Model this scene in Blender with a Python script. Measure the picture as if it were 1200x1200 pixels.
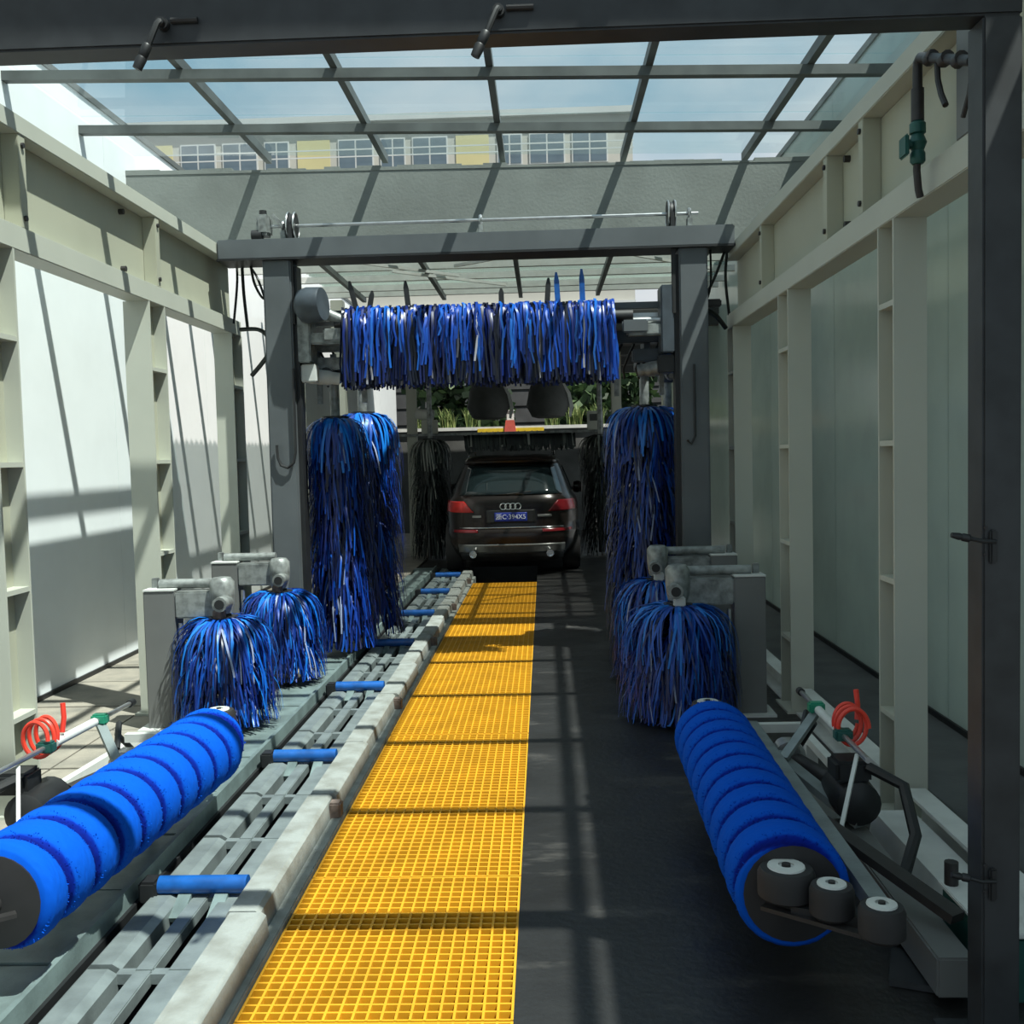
import bpy, bmesh, math, random
from mathutils import Vector, Matrix

random.seed(7)
S = bpy.context.scene
COL = S.collection
for o in list(bpy.data.objects):
    bpy.data.objects.remove(o)

# ------------------------------------------------------------------ camera
F, VPX, VPY, ROLL, EYE = 1200.0, 637.0, 532.0, math.radians(1.3), 1.64
Yc = Vector(((VPX - 600) / F, -(VPY - 600) / F, -1)).normalized()
up = Vector((-math.sin(ROLL), math.cos(ROLL), 0))
Zc = (up - Yc * up.dot(Yc)).normalized()
Xc = Yc.cross(Zc)
cam = bpy.data.cameras.new('camera')
cam.sensor_width = 36; cam.lens = 36 * F / 1200; cam.clip_start = 0.05; cam.clip_end = 500
camo = bpy.data.objects.new('camera', cam); COL.objects.link(camo)
R3 = Matrix((Xc, Yc, Zc))
camo.matrix_world = Matrix.Translation((0, 0, EYE)) @ R3.to_4x4()
S.camera = camo

# ------------------------------------------------------------------ world, sun, exposure
W = bpy.data.worlds.new('world'); S.world = W; W.use_nodes = True
nt = W.node_tree; nt.nodes.clear()
tc = nt.nodes.new('ShaderNodeTexCoord')
mp = nt.nodes.new('ShaderNodeMapping'); mp.inputs['Scale'].default_value = (1.6, 1.6, 3.2)
mp.inputs['Location'].default_value = (3.1, 1.3, 0.4)
nz = nt.nodes.new('ShaderNodeTexNoise'); nz.inputs['Scale'].default_value = 1.5; nz.inputs['Detail'].default_value = 7
cr = nt.nodes.new('ShaderNodeValToRGB')
cr.color_ramp.elements[0].position = 0.40; cr.color_ramp.elements[0].color = (0.36, 0.60, 0.75, 1)
cr.color_ramp.elements[1].position = 0.60; cr.color_ramp.elements[1].color = (0.92, 0.97, 1.0, 1)
bg = nt.nodes.new('ShaderNodeBackground'); bg.inputs['Strength'].default_value = 0.78
wo = nt.nodes.new('ShaderNodeOutputWorld')
L = nt.links.new
L(tc.outputs['Generated'], mp.inputs['Vector']); L(mp.outputs['Vector'], nz.inputs['Vector'])
L(nz.outputs['Fac'], cr.inputs['Fac']); L(cr.outputs['Color'], bg.inputs['Color']); L(bg.outputs[0], wo.inputs[0])
sun = bpy.data.lights.new('sun', 'SUN'); sun.energy = 9.5; sun.angle = math.radians(0.6); sun.color = (1.0, 0.96, 0.88)
suno = bpy.data.objects.new('sun', sun); COL.objects.link(suno)
SUNV = Vector((-0.41, 0.28, -1)).normalized()
suno.rotation_euler = SUNV.to_track_quat('-Z', 'Y').to_euler(); suno.location = (6, -5, 14)
S.view_settings.view_transform = 'Standard'; S.view_settings.look = 'None'
S.view_settings.exposure = 0.0; S.view_settings.gamma = 1.0; S.view_settings.use_curve_mapping = False

# ------------------------------------------------------------------ materials
MATS = {}
def mat(name, col, rough=0.5, metal=0.0, var=0.12, scale=6.0, bump=0.0, bscale=60.0, col2=None, spec=0.5):
    if name in MATS: return MATS[name]
    m = bpy.data.materials.new(name); m.use_nodes = True
    n = m.node_tree; b = n.nodes['Principled BSDF']
    b.inputs['Roughness'].default_value = rough; b.inputs['Metallic'].default_value = metal
    b.inputs['Specular IOR Level'].default_value = spec
    t = n.nodes.new('ShaderNodeTexCoord')
    z = n.nodes.new('ShaderNodeTexNoise'); z.inputs['Scale'].default_value = scale; z.inputs['Detail'].default_value = 6
    r = n.nodes.new('ShaderNodeValToRGB')
    c2 = col2 if col2 else tuple(max(0, c * (1 - 2 * var)) for c in col)
    r.color_ramp.elements[0].position = 0.3; r.color_ramp.elements[0].color = (*c2, 1)
    r.color_ramp.elements[1].position = 0.62; r.color_ramp.elements[1].color = (*col, 1)
    n.links.new(t.outputs['Object'], z.inputs['Vector']); n.links.new(z.outputs['Fac'], r.inputs['Fac'])
    n.links.new(r.outputs['Color'], b.inputs['Base Color'])
    if bump:
        z2 = n.nodes.new('ShaderNodeTexNoise'); z2.inputs['Scale'].default_value = bscale; z2.inputs['Detail'].default_value = 4
        bp = n.nodes.new('ShaderNodeBump'); bp.inputs['Strength'].default_value = bump; bp.inputs['Distance'].default_value = 0.01
        n.links.new(t.outputs['Object'], z2.inputs['Vector']); n.links.new(z2.outputs['Fac'], bp.inputs['Height'])
        n.links.new(bp.outputs['Normal'], b.inputs['Normal'])
    MATS[name] = m
    return m

def mat_mix(name, col, transl=0.3, transp=0.0, gloss=0.0, tint=(1, 1, 1), rough=0.05, scale=3.0, var=0.06):
    """Sheet materials: diffuse + translucent + clear transmission + fresnel gloss."""
    m = bpy.data.materials.new(name); m.use_nodes = True
    n = m.node_tree; n.nodes.clear(); k = n.links.new
    out = n.nodes.new('ShaderNodeOutputMaterial')
    t = n.nodes.new('ShaderNodeTexCoord'); z = n.nodes.new('ShaderNodeTexNoise')
    z.inputs['Scale'].default_value = scale; z.inputs['Detail'].default_value = 5
    r = n.nodes.new('ShaderNodeValToRGB')
    r.color_ramp.elements[0].position = 0.3; r.color_ramp.elements[0].color = (*[c * (1 - 2 * var) for c in col], 1)
    r.color_ramp.elements[1].position = 0.6; r.color_ramp.elements[1].color = (*col, 1)
    k(t.outputs['Object'], z.inputs['Vector']); k(z.outputs['Fac'], r.inputs['Fac'])
    d = n.nodes.new('ShaderNodeBsdfDiffuse'); tl = n.nodes.new('ShaderNodeBsdfTranslucent')
    k(r.outputs['Color'], d.inputs['Color']); k(r.outputs['Color'], tl.inputs['Color'])
    m1 = n.nodes.new('ShaderNodeMixShader'); m1.inputs[0].default_value = transl
    k(d.outputs[0], m1.inputs[1]); k(tl.outputs[0], m1.inputs[2])
    cur = m1
    if transp > 0:
        tr = n.nodes.new('ShaderNodeBsdfTransparent'); tr.inputs['Color'].default_value = (*tint, 1)
        m2 = n.nodes.new('ShaderNodeMixShader'); m2.inputs[0].default_value = transp
        k(cur.outputs[0], m2.inputs[1]); k(tr.outputs[0], m2.inputs[2]); cur = m2
    if gloss > 0:
        g = n.nodes.new('ShaderNodeBsdfGlossy'); g.inputs['Roughness'].default_value = rough
        fr = n.nodes.new('ShaderNodeFresnel'); fr.inputs['IOR'].default_value = 1.0 + gloss
        m3 = n.nodes.new('ShaderNodeMixShader')
        ge = n.nodes.new('ShaderNodeNewGeometry'); mu = n.nodes.new('ShaderNodeMath'); mu.operation = 'MULTIPLY'
        iv = n.nodes.new('ShaderNodeMath'); iv.operation = 'SUBTRACT'; iv.inputs[0].default_value = 1.0
        k(ge.outputs['Backfacing'], iv.inputs[1]); k(fr.outputs[0], mu.inputs[0]); k(iv.outputs[0], mu.inputs[1])   # no total reflection inside the sheet
        k(mu.outputs[0], m3.inputs[0]); k(cur.outputs[0], m3.inputs[1]); k(g.outputs[0], m3.inputs[2]); cur = m3
    k(cur.outputs[0], out.inputs['Surface'])
    MATS[name] = m
    return m

def mat_strip(name, stops, rough=0.38, transl=0.12, spec=0.5):
    """Cloth strips; colour of each strip picked by its tone value."""
    m = bpy.data.materials.new(name); m.use_nodes = True
    n = m.node_tree; b = n.nodes['Principled BSDF']; k = n.links.new
    b.inputs['Roughness'].default_value = rough; b.inputs['Specular IOR Level'].default_value = spec
    a = n.nodes.new('ShaderNodeAttribute'); a.attribute_name = 'tone'
    r = n.nodes.new('ShaderNodeValToRGB')
    e = r.color_ramp.elements
    e[0].position = stops[0][0]; e[0].color = (*stops[0][1], 1)
    e[1].position = stops[-1][0]; e[1].color = (*stops[-1][1], 1)
    for p, c in stops[1:-1]:
        q = e.new(p); q.color = (*c, 1)
    k(a.outputs['Fac'], r.inputs['Fac']); k(r.outputs['Color'], b.inputs['Base Color'])
    tl = n.nodes.new('ShaderNodeBsdfTranslucent'); k(r.outputs['Color'], tl.inputs['Color'])
    mx = n.nodes.new('ShaderNodeMixShader'); mx.inputs[0].default_value = transl
    out = n.nodes['Material Output']
    k(b.outputs[0], mx.inputs[1]); k(tl.outputs[0], mx.inputs[2]); k(mx.outputs[0], out.inputs['Surface'])
    MATS[name] = m
    return m

mat('gantry_grey', (0.105, 0.118, 0.125), 0.5, 0.2, 0.1, 3)
mat('arch_dark', (0.030, 0.033, 0.036), 0.5, 0.0, 0.25, 9)
mat('cream', (0.37, 0.375, 0.29), 0.55, 0, 0.05, 2)
mat('cream_pale', (0.43, 0.445, 0.38), 0.5, 0, 0.04, 2)
mat('post_grey', (0.15, 0.155, 0.15), 0.5, 0.1, 0.08, 3)
mat('machine_grey', (0.27, 0.29, 0.28), 0.45, 0.3, 0.3, 18)
mat('white_paint', (0.58, 0.60, 0.57), 0.5, 0, 0.08, 8)
mat('galv', (0.23, 0.27, 0.27), 0.42, 0.35, 0.16, 9, 0.1, 80)
mat('galv_teal', (0.20, 0.265, 0.26), 0.45, 0.3, 0.2, 7, 0.1, 80)
mat('kerb_grey', (0.27, 0.29, 0.275), 0.7, 0.0, 0.2, 8, 0.25, 70, col2=(0.17, 0.175, 0.155))
mat('steel', (0.55, 0.56, 0.56), 0.28, 0.9, 0.15, 12)
mat('black', (0.012, 0.013, 0.014), 0.5, 0, 0.2, 10)
mat('rubber', (0.018, 0.017, 0.018), 0.7, 0, 0.2, 10)
mat('motor_blue_grey', (0.055, 0.07, 0.085), 0.45, 0.1, 0.15, 10)
mat('rust', (0.16, 0.12, 0.10), 0.8, 0, 0.3, 30)
mat('blue_pipe', (0.008, 0.095, 0.36), 0.35, 0, 0.2, 14)
mat('yellow_frp', (0.66, 0.315, 0.012), 0.5, 0, 0.12, 5)
mat('red_hose', (0.75, 0.05, 0.025), 0.4, 0, 0.1, 10)
mat('green_clip', (0.02, 0.26, 0.15), 0.45, 0, 0.1, 10)
mat('valve_green', (0.015, 0.09, 0.075), 0.45, 0.2, 0.1, 10)
mat('pipe_dark', (0.03, 0.028, 0.028), 0.5, 0.2, 0.15, 20)
mat('cable', (0.014, 0.018, 0.014), 0.55, 0, 0.1, 10)
mat('concrete', (0.19, 0.21, 0.195), 0.85, 0, 0.2, 2.0, 0.2, 40, col2=(0.145, 0.16, 0.148))
mat('slab_beige', (0.27, 0.245, 0.20), 0.85, 0, 0.2, 5, 0.3, 50, col2=(0.17, 0.16, 0.135))
mat('pit', (0.022, 0.020, 0.017), 0.8, 0, 0.3, 5)
mat('lane_wet', (0.019, 0.019, 0.019), 0.38, 0, 0.3, 2.2, 0.25, 30, col2=(0.010, 0.0095, 0.009))
_m = MATS['lane_wet'].node_tree; _b = _m.nodes['Principled BSDF']; _k = _m.links.new
_t = _m.nodes.new('ShaderNodeTexCoord'); _mp = _m.nodes.new('ShaderNodeMapping'); _mp.inputs['Scale'].default_value = (1.6, 4.5, 1)
_z = _m.nodes.new('ShaderNodeTexNoise'); _z.inputs['Scale'].default_value = 1.1; _z.inputs['Detail'].default_value = 9; _z.inputs['Roughness'].default_value = 0.65
_r = _m.nodes.new('ShaderNodeValToRGB'); _r.color_ramp.elements[0].position = 0.56; _r.color_ramp.elements[0].color = (0, 0, 0, 1)
_r.color_ramp.elements[1].position = 0.74; _r.color_ramp.elements[1].color = (1, 1, 1, 1)
_x = _m.nodes.new('ShaderNodeMixRGB'); _x.inputs['Color2'].default_value = (0.062, 0.058, 0.053, 1)
_old = _b.inputs['Base Color'].links[0].from_socket
_k(_t.outputs['Object'], _mp.inputs['Vector']); _k(_mp.outputs['Vector'], _z.inputs['Vector']); _k(_z.outputs['Fac'], _r.inputs['Fac'])
_k(_r.outputs['Color'], _x.inputs['Fac']); _k(_old, _x.inputs['Color1']); _k(_x.outputs['Color'], _b.inputs['Base Color'])
_q = _m.nodes.new('ShaderNodeMapRange'); _q.inputs['To Min'].default_value = 0.22; _q.inputs['To Max'].default_value = 0.62
_k(_z.outputs['Fac'], _q.inputs['Value']); _k(_q.outputs['Result'], _b.inputs['Roughness'])
mat('side_floor', (0.085, 0.09, 0.09), 0.7, 0, 0.2, 3, 0.2, 30)
mat('roof_frame', (0.11, 0.125, 0.12), 0.5, 0.2, 0.2, 4)
mat('dark_roof', (0.05, 0.055, 0.055), 0.7, 0, 0.2, 3)
mat('car_paint', (0.020, 0.014, 0.012), 0.22, 0.3, 0.05, 4)
mat('car_black', (0.010, 0.010, 0.010), 0.45, 0, 0.1, 10)
mat('car_glass', (0.012, 0.020, 0.022), 0.06, 0, 0.0, 4)
mat('tail_red_sunlit', (0.50, 0.02, 0.015), 0.2, 0, 0.15, 20)  # sunlit tone of the tail light lens
mat('tail_shade_reflector_red', (0.16, 0.008, 0.012), 0.2, 0, 0.1, 20)  # shaded tone of the right tail light, and the reflectors
mat('chrome', (0.65, 0.66, 0.66), 0.15, 1.0, 0.05, 20)
mat('skid_grey', (0.22, 0.22, 0.21), 0.3, 0.6, 0.1, 20)
mat('plate_blue', (0.012, 0.030, 0.26), 0.4, 0, 0.05, 20)
mat('plate_white', (0.75, 0.78, 0.85), 0.4, 0, 0.03, 20)
mat('sign_yellow', (0.62, 0.44, 0.02), 0.6, 0, 0.1, 10)
mat('sign_red', (0.55, 0.10, 0.07), 0.6, 0, 0.1, 10)
mat('sign_ink', (0.10, 0.06, 0.02), 0.6, 0, 0.1, 10)
mat('wall_dark', (0.085, 0.09, 0.085), 0.85, 0, 0.2, 3)
mat('siding', (0.055, 0.058, 0.06), 0.8, 0, 0.2, 2)
mat('bark', (0.06, 0.045, 0.03), 0.9, 0, 0.2, 12)
mat('facade_cream', (0.38, 0.38, 0.34), 0.8, 0, 0.05, 0.4)
mat('facade_yellow', (0.46, 0.42, 0.22), 0.8, 0, 0.05, 0.4)
mat('facade_white', (0.46, 0.48, 0.47), 0.8, 0, 0.05, 0.4)
mat('window_dark', (0.10, 0.14, 0.17), 0.15, 0, 0.1, 1)
mat('asphalt', (0.16, 0.16, 0.155), 0.9, 0, 0.15, 0.6)
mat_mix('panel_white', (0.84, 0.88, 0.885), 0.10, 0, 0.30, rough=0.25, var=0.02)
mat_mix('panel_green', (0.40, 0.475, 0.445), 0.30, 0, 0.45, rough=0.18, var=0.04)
mat_mix('glass', (0.85, 0.92, 0.92), 0.3, 0.985, 0.25, tint=(0.93, 0.98, 0.985), rough=0.03)
mat_mix('sheet', (0.26, 0.32, 0.29), 0.4, 0.42, 0.3, tint=(0.85, 0.92, 0.9), rough=0.2)
mat_strip('foam_blue', [(0.0, (0.001, 0.075, 0.48)), (0.25, (0.001, 0.068, 0.46)), (0.5, (0.001, 0.016, 0.24)), (1.0, (0.001, 0.006, 0.12))], 0.85, 0.0, 0.08)  # upper stops paint the shade inside the spiral grooves
mat_strip('strip_blue', [(0.0, (0.002, 0.004, 0.03)), (0.3, (0.002, 0.014, 0.13)), (0.6, (0.002, 0.035, 0.26)), (0.85, (0.003, 0.085, 0.44)), (0.96, (0.006, 0.17, 0.60)), (1.0, (0.25, 0.30, 0.45))])  # palest stop paints sun glints on a few strips
mat_strip('strip_mixed', [(0.0, (0.004, 0.005, 0.010)), (0.22, (0.004, 0.008, 0.03)), (0.28, (0.002, 0.012, 0.12)), (0.8, (0.004, 0.06, 0.38)), (0.97, (0.01, 0.14, 0.55)), (1.0, (0.4, 0.4, 0.45))])  # last stop puts white sun specks into the strip colour
mat_strip('strip_dark', [(0.0, (0.004, 0.006, 0.006)), (0.6, (0.010, 0.018, 0.016)), (0.9, (0.05, 0.065, 0.055)), (1.0, (0.40, 0.42, 0.38))], 0.45)  # pale end stands for sun dapples on the dark cloth
mat_strip('leaf_dark', [(0.0, (0.010, 0.022, 0.010)), (0.6, (0.025, 0.055, 0.020)), (1.0, (0.07, 0.12, 0.04))], 0.6, 0.25)
mat_strip('leaf_grass', [(0.0, (0.05, 0.09, 0.025)), (0.6, (0.13, 0.19, 0.05)), (1.0, (0.32, 0.36, 0.14))], 0.6, 0.25)

# ------------------------------------------------------------------ builders
WPOS = {}
class MB:
    def __init__(s): s.v = []; s.f = []
    def box(s, x0, x1, y0, y1, z0, z1, rot=None, bev=0.0):
        c = Vector(((x0 + x1) / 2, (y0 + y1) / 2, (z0 + z1) / 2)); h = ((x1 - x0) / 2, (y1 - y0) / 2, (z1 - z0) / 2)
        if bev > 0:
            b = min(bev, *[q * 0.95 for q in h]); bm = bmesh.new(); bmesh.ops.create_cube(bm, size=2)
            for v in bm.verts: v.co = Vector((v.co.x * h[0], v.co.y * h[1], v.co.z * h[2]))
            bmesh.ops.bevel(bm, geom=bm.edges[:], offset=b, segments=2, affect='EDGES')
            bm.verts.index_update(); n = len(s.v)
            for v in bm.verts:
                p = v.co.copy(); p = rot @ p if rot else p; s.v.append(p + c)
            for f in bm.faces: s.f.append([n + v.index for v in f.verts])
            bm.free(); return s
        n = len(s.v)
        for dx, dy, dz in ((-1,-1,-1),(1,-1,-1),(1,1,-1),(-1,1,-1),(-1,-1,1),(1,-1,1),(1,1,1),(-1,1,1)):
            p = Vector((dx * h[0], dy * h[1], dz * h[2])); p = rot @ p if rot else p; s.v.append(p + c)
        for q in ((0,3,2,1),(4,5,6,7),(0,1,5,4),(1,2,6,5),(2,3,7,6),(3,0,4,7)): s.f.append([n + i for i in q])
        return s
    def bar(s, p0, p1, w, h, upv=(0, 0, 1), bev=0.0):
        p0 = Vector(p0); p1 = Vector(p1); d = (p1 - p0); ln = d.length; d.normalize()
        u = Vector(upv); u = (u - d * u.dot(d))
        if u.length < 1e-4: u = Vector((1, 0, 0)) - d * d.x
        u.normalize(); sd = d.cross(u); rot = Matrix((sd, d, u)).transposed(); m = (p0 + p1) / 2
        t = MB(); t.box(-w / 2, w / 2, -ln / 2, ln / 2, -h / 2, h / 2, None, bev)
        n = len(s.v); s.v += [rot @ v + m for v in t.v]; s.f += [[n + i for i in f] for f in t.f]
        return s
    def lathe(s, o, d, prof, n=20, capa=True, capb=True):
        o = Vector(o); d = Vector(d).normalized()
        a = Vector((0, 0, 1)) if abs(d.z) < 0.9 else Vector((1, 0, 0))
        u = d.cross(a).normalized(); w = d.cross(u); b = len(s.v)
        for r, h in prof:
            for i in range(n):
                t = 2 * math.pi * i / n; s.v.append(o + d * h + u * (r * math.cos(t)) + w * (r * math.sin(t)))
        for j in range(len(prof) - 1):
            for i in range(n):
                k = (i + 1) % n; s.f.append([b + j * n + i, b + j * n + k, b + (j + 1) * n + k, b + (j + 1) * n + i])
        if capa: s.f.append([b + i for i in range(n)][::-1])
        if capb: s.f.append([b + (len(prof) - 1) * n + i for i in range(n)])
        return s
    def cyl(s, p0, p1, r, r2=None, n=16):
        p0 = Vector(p0); p1 = Vector(p1)
        return s.lathe(p0, p1 - p0, [(r, 0), (r if r2 is None else r2, (p1 - p0).length)], n)
    def tube(s, pts, r, n=8, closed=False):
        pts = [Vector(p) for p in pts]; b = len(s.v); m = len(pts)
        ref = None
        for i, p in enumerate(pts):
            d = (pts[(i + 1) % m] - pts[i - 1]) if closed else (pts[min(i + 1, m - 1)] - pts[max(i - 1, 0)])
            d.normalize()
            if ref is None:
                a = Vector((0, 0, 1)) if abs(d.z) < 0.9 else Vector((1, 0, 0)); ref = d.cross(a).normalized()
            u = (ref - d * ref.dot(d)).normalized(); ref = u; w = d.cross(u)
            for k in range(n):
                t = 2 * math.pi * k / n; s.v.append(p + u * (r * math.cos(t)) + w * (r * math.sin(t)))
        for j in range(m if closed else m - 1):
            j2 = (j + 1) % m
            for k in range(n):
                q = (k + 1) % n; s.f.append([b + j * n + k, b + j * n + q, b + j2 * n + q, b + j2 * n + k])
        if not closed:
            s.f.append([b + k for k in range(n)][::-1]); s.f.append([b + (m - 1) * n + k for k in range(n)])
        return s
    def torus(s, c, axis, R, r, n=24, k=8):
        c = Vector(c); d = Vector(axis).normalized(); a = Vector((0, 0, 1)) if abs(d.z) < 0.9 else Vector((1, 0, 0))
        u = d.cross(a).normalized(); w = d.cross(u)
        return s.tube([c + u * (R * math.cos(2 * math.pi * i / n)) + w * (R * math.sin(2 * math.pi * i / n)) for i in range(n)], r, k, True)
    def prism(s, poly, axis, a0, a1):
        """poly in the two other axes (xyz order), extruded along axis."""
        b = len(s.v); n = len(poly)
        for a in (a0, a1):
            for p, q in poly:
                s.v.append(Vector((a, p, q)) if axis == 'x' else Vector((p, a, q)) if axis == 'y' else Vector((p, q, a)))
        for i in range(n):
            k = (i + 1) % n; s.f.append([b + i, b + k, b + n + k, b + n + i])
        s.f.append([b + i for i in range(n)][::-1]); s.f.append([b + n + i for i in range(n)])
        return s
    def build(s, name, m, parent=None, smooth=True, kind=None, tone=None):
        me = bpy.data.meshes.new(name)
        if parent: org = WPOS[parent]
        else:
            xs = [v.x for v in s.v]; ys = [v.y for v in s.v]; zs = [v.z for v in s.v]
            org = Vector(((min(xs) + max(xs)) / 2, (min(ys) + max(ys)) / 2, min(zs)))
        me.from_pydata([tuple(v - org) for v in s.v], [], s.f)
        me.materials.append(MATS[m] if isinstance(m, str) else m)
        if tone is not None:
            at = me.attributes.new('tone', 'FLOAT', 'POINT'); at.data.foreach_set('value', tone)
        else:
            bm = bmesh.new(); bm.from_mesh(me); bmesh.ops.recalc_face_normals(bm, faces=bm.faces[:]); bm.to_mesh(me); bm.free()
        if smooth:
            me.polygons.foreach_set('use_smooth', [True] * len(me.polygons))
            if tone is None: me.set_sharp_from_angle(angle=math.radians(38))
        o = bpy.data.objects.new(name, me); COL.objects.link(o)
        if parent: o.parent = parent; WPOS[o] = WPOS[parent].copy()
        else: o.location = org; WPOS[o] = org
        if kind: o['kind'] = kind
        return o

def tag(o, label, cat, group=None):
    o['label'] = label; o['category'] = cat
    if group: o['group'] = group
    return o
def thing(name, loc, label, cat, group=None):
    o = bpy.data.objects.new(name, None); COL.objects.link(o); o.location = loc; WPOS[o] = Vector(loc)
    o.empty_display_size = 0.2
    return tag(o, label, cat, group)
def struct(o): o['kind'] = 'structure'; return o
def sroot(name, loc):
    o = bpy.data.objects.new(name, None); COL.objects.link(o); o.location = loc; WPOS[o] = Vector(loc); o['kind'] = 'structure'; return o
def dup(o, delta, parent=None):
    c = o.copy(); COL.objects.link(c); c.location = Vector(o.location) + Vector(delta)
    if parent: c.parent = parent
    WPOS[c] = WPOS[o] + Vector(delta)
    return c
def B(x0, x1, y0, y1, z0, z1, bev=0.0): return MB().box(x0, x1, y0, y1, z0, z1, None, bev)

class Strips:
    """Cloth strips: each a ribbon following a list of points."""
    def __init__(s): s.v = []; s.f = []; s.r = []
    def add(s, pts, w0, w1, side, rv):
        b = len(s.v); n = len(pts)
        for i, p in enumerate(pts):
            t = i / (n - 1); w = w0 + (w1 - w0) * t
            s.v.append(p - side * (w / 2)); s.v.append(p + side * (w / 2)); s.r += [rv, rv]
        for i in range(n - 1):
            s.f.append([b + 2 * i, b + 2 * i + 1, b + 2 * i + 3, b + 2 * i + 2])
    def build(s, name, m, parent, kind='stuff'):
        q = MB(); q.v = s.v; q.f = s.f
        return q.build(name, m, parent, True, kind, s.r)

# ================================================================== SETTING
XL, XR = -3.58, 2.35          # panel walls
GL, GR = -2.50, 1.50          # inner faces of the wall frames
ROOF = 4.20

# floor: lane slab, pit, side slabs
struct(B(-0.125, GR + 0.3, -2, 40, -0.3, 0).build('floor', 'lane_wet', smooth=False))
struct(B(GR + 0.3, XR + 6, -2, 40, -0.3, -0.002).build('floor', 'side_floor', smooth=False))
struct(B(-1.66, -0.125, -2, 15, -0.42, -0.34).build('floor', 'pit', smooth=False))
struct(B(-1.66, -0.125, 15.0, 40, -0.42, 0).build('floor', 'lane_wet', smooth=False))
fl = sroot('floor', (-2.6, 8, 0))
MB().box(XL - 3, -1.66, -2, 40, -0.35, -0.03).build('screed', 'pit', fl, False)
y = 1.2
i = 0
while y < 24:
    ln = 0.62 if i % 2 else 0.78
    for x0, x1 in ((XL - 2.5, -2.72), (-2.705, -1.925)):
        dz = random.uniform(-0.002, 0.002)
        MB().box(x0, x1, y, y + ln - 0.018, -0.03, 0.0 + dz).build('floor_slab', 'slab_beige', fl, False)
    y += ln; i += 1
struct(B(-90, 90, -30, 160, -0.6, -0.45).build('ground', 'asphalt', smooth=False))

# panel walls
def panel_wall(name, x, y0, y1, ztop, widths, pm, t=0.03):
    root = sroot(name, (x, (y0 + y1) / 2, 0))
    y = y0; k = 0
    while y < y1 - 0.05:
        w = min(widths, y1 - y)
        MB().box(x - t / 2, x + t / 2, y, y + w - 0.006, 0.035, ztop).build('wall_panel', pm, root, False)
        y += w; k += 1
    sx = 1 if x < 0 else -1
    MB().box(x - 0.03, x + 0.03, y0, y1, 0.0, 0.035).build('sill', 'black', root, False)
    MB().box(x - 0.03, x + 0.03, y0, y1, ztop, ztop + 0.05).build('top_rail', 'roof_frame', root, False)
    return root
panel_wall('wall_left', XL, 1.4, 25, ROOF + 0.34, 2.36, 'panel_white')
panel_wall('wall_right', XR, 1.4, 15.2, ROOF + 0.22, 2.30, 'panel_green')  # top raised above the roof to block a stray sun streak

# glazed roof over the front bay
roof = sroot('ceiling', (-0.5, 6, ROOF))
RX = [XL + 0.02, -2.36, -1.33, -0.30, 0.75, 1.80, XR]
PY = [0.07, 1.21, 2.35, 3.50, 4.64, 5.78, 6.92, 8.06, 9.12]
for k, x in enumerate(RX[1:-1]):
    MB().box(x - 0.024, x + 0.024, PY[0], PY[-1], ROOF - 0.01, ROOF + 0.06).build('rafter', 'roof_frame', roof, False)
for yy in PY[:-1]:
    MB().box(XL, XR, yy - 0.035, yy + 0.035, ROOF - 0.075, ROOF - 0.012).build('purlin', 'roof_frame', roof, False)
for a in range(len(RX) - 1):
    for b in range(len(PY) - 1):
        MB().box(RX[a] + 0.005, RX[a + 1] - 0.005, PY[b] + 0.004, PY[b + 1] - 0.004, ROOF + 0.06, ROOF + 0.072).build('glass_pane', 'glass', roof, False)

# concrete lintel behind the gantry
lint = sroot('wall_back', (-0.5, 9.05, 3.6))
m = MB(); m.box(XL, XR, 8.92, 9.14, 3.42, 4.10); m.build('lintel', 'concrete', lint, False)
m = MB(); xx = XL
while xx < XR:
    w = random.uniform(0.12, 0.35); m.box(xx, min(xx + w, XR), 8.915, 9.14, 4.095, 4.11 + random.uniform(0, 0.03)); xx += w
m.build('mortar_edge', 'concrete', lint, False)

# the front roof and lintel rise slightly towards the sunlit wall
for o in list(roof.children) + list(lint.children):
    off = WPOS[o]; sl = 0.028 if o.parent == roof else 0.012
    for v in o.data.vertices: v.co.z -= sl * (v.co.x + off.x + 0.1)

# sheet roof of the second bay
r2 = sroot('ceiling', (-0.5, 11.5, 3.82))
pts = []
N = 120
m = MB()
for i in range(N + 1):
    yv = 9.16 + (13.5 - 9.16) * i / N
    zv = 3.84 + 0.022 * math.sin(2 * math.pi * yv / 0.145)
    m.v += [Vector((-2.75, yv, zv)), Vector((2.2, yv, zv))]
    if i: m.f.append([2 * i - 2, 2 * i - 1, 2 * i + 1, 2 * i])
m.build('roof_sheet', 'sheet', r2)
for yy in (9.5, 10.2, 10.9, 11.6, 12.3, 13.0, 13.45):
    MB().box(-3.4, 2.3, yy - 0.035, yy + 0.035, 3.74, 3.81).build('purlin', 'white_paint', r2, False)
for xx in (-2.3, -1.25, -0.25, 0.75, 1.75):
    MB().box(xx - 0.025, xx + 0.025, 9.16, 13.5, 3.68, 3.74).build('rafter', 'roof_frame', r2, False)
for a, b in (((-2.3, 10.2), (-0.9, 11.6)), ((-0.9, 11.0), (0.4, 10.0)), ((0.5, 10.2), (1.9, 11.6)), ((-0.4, 12.3), (-1.6, 11.2))):
    MB().bar((a[0], a[1], 3.66), (b[0], b[1], 3.66), 0.03, 0.03).build('brace', 'white_paint', r2, False)
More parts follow.
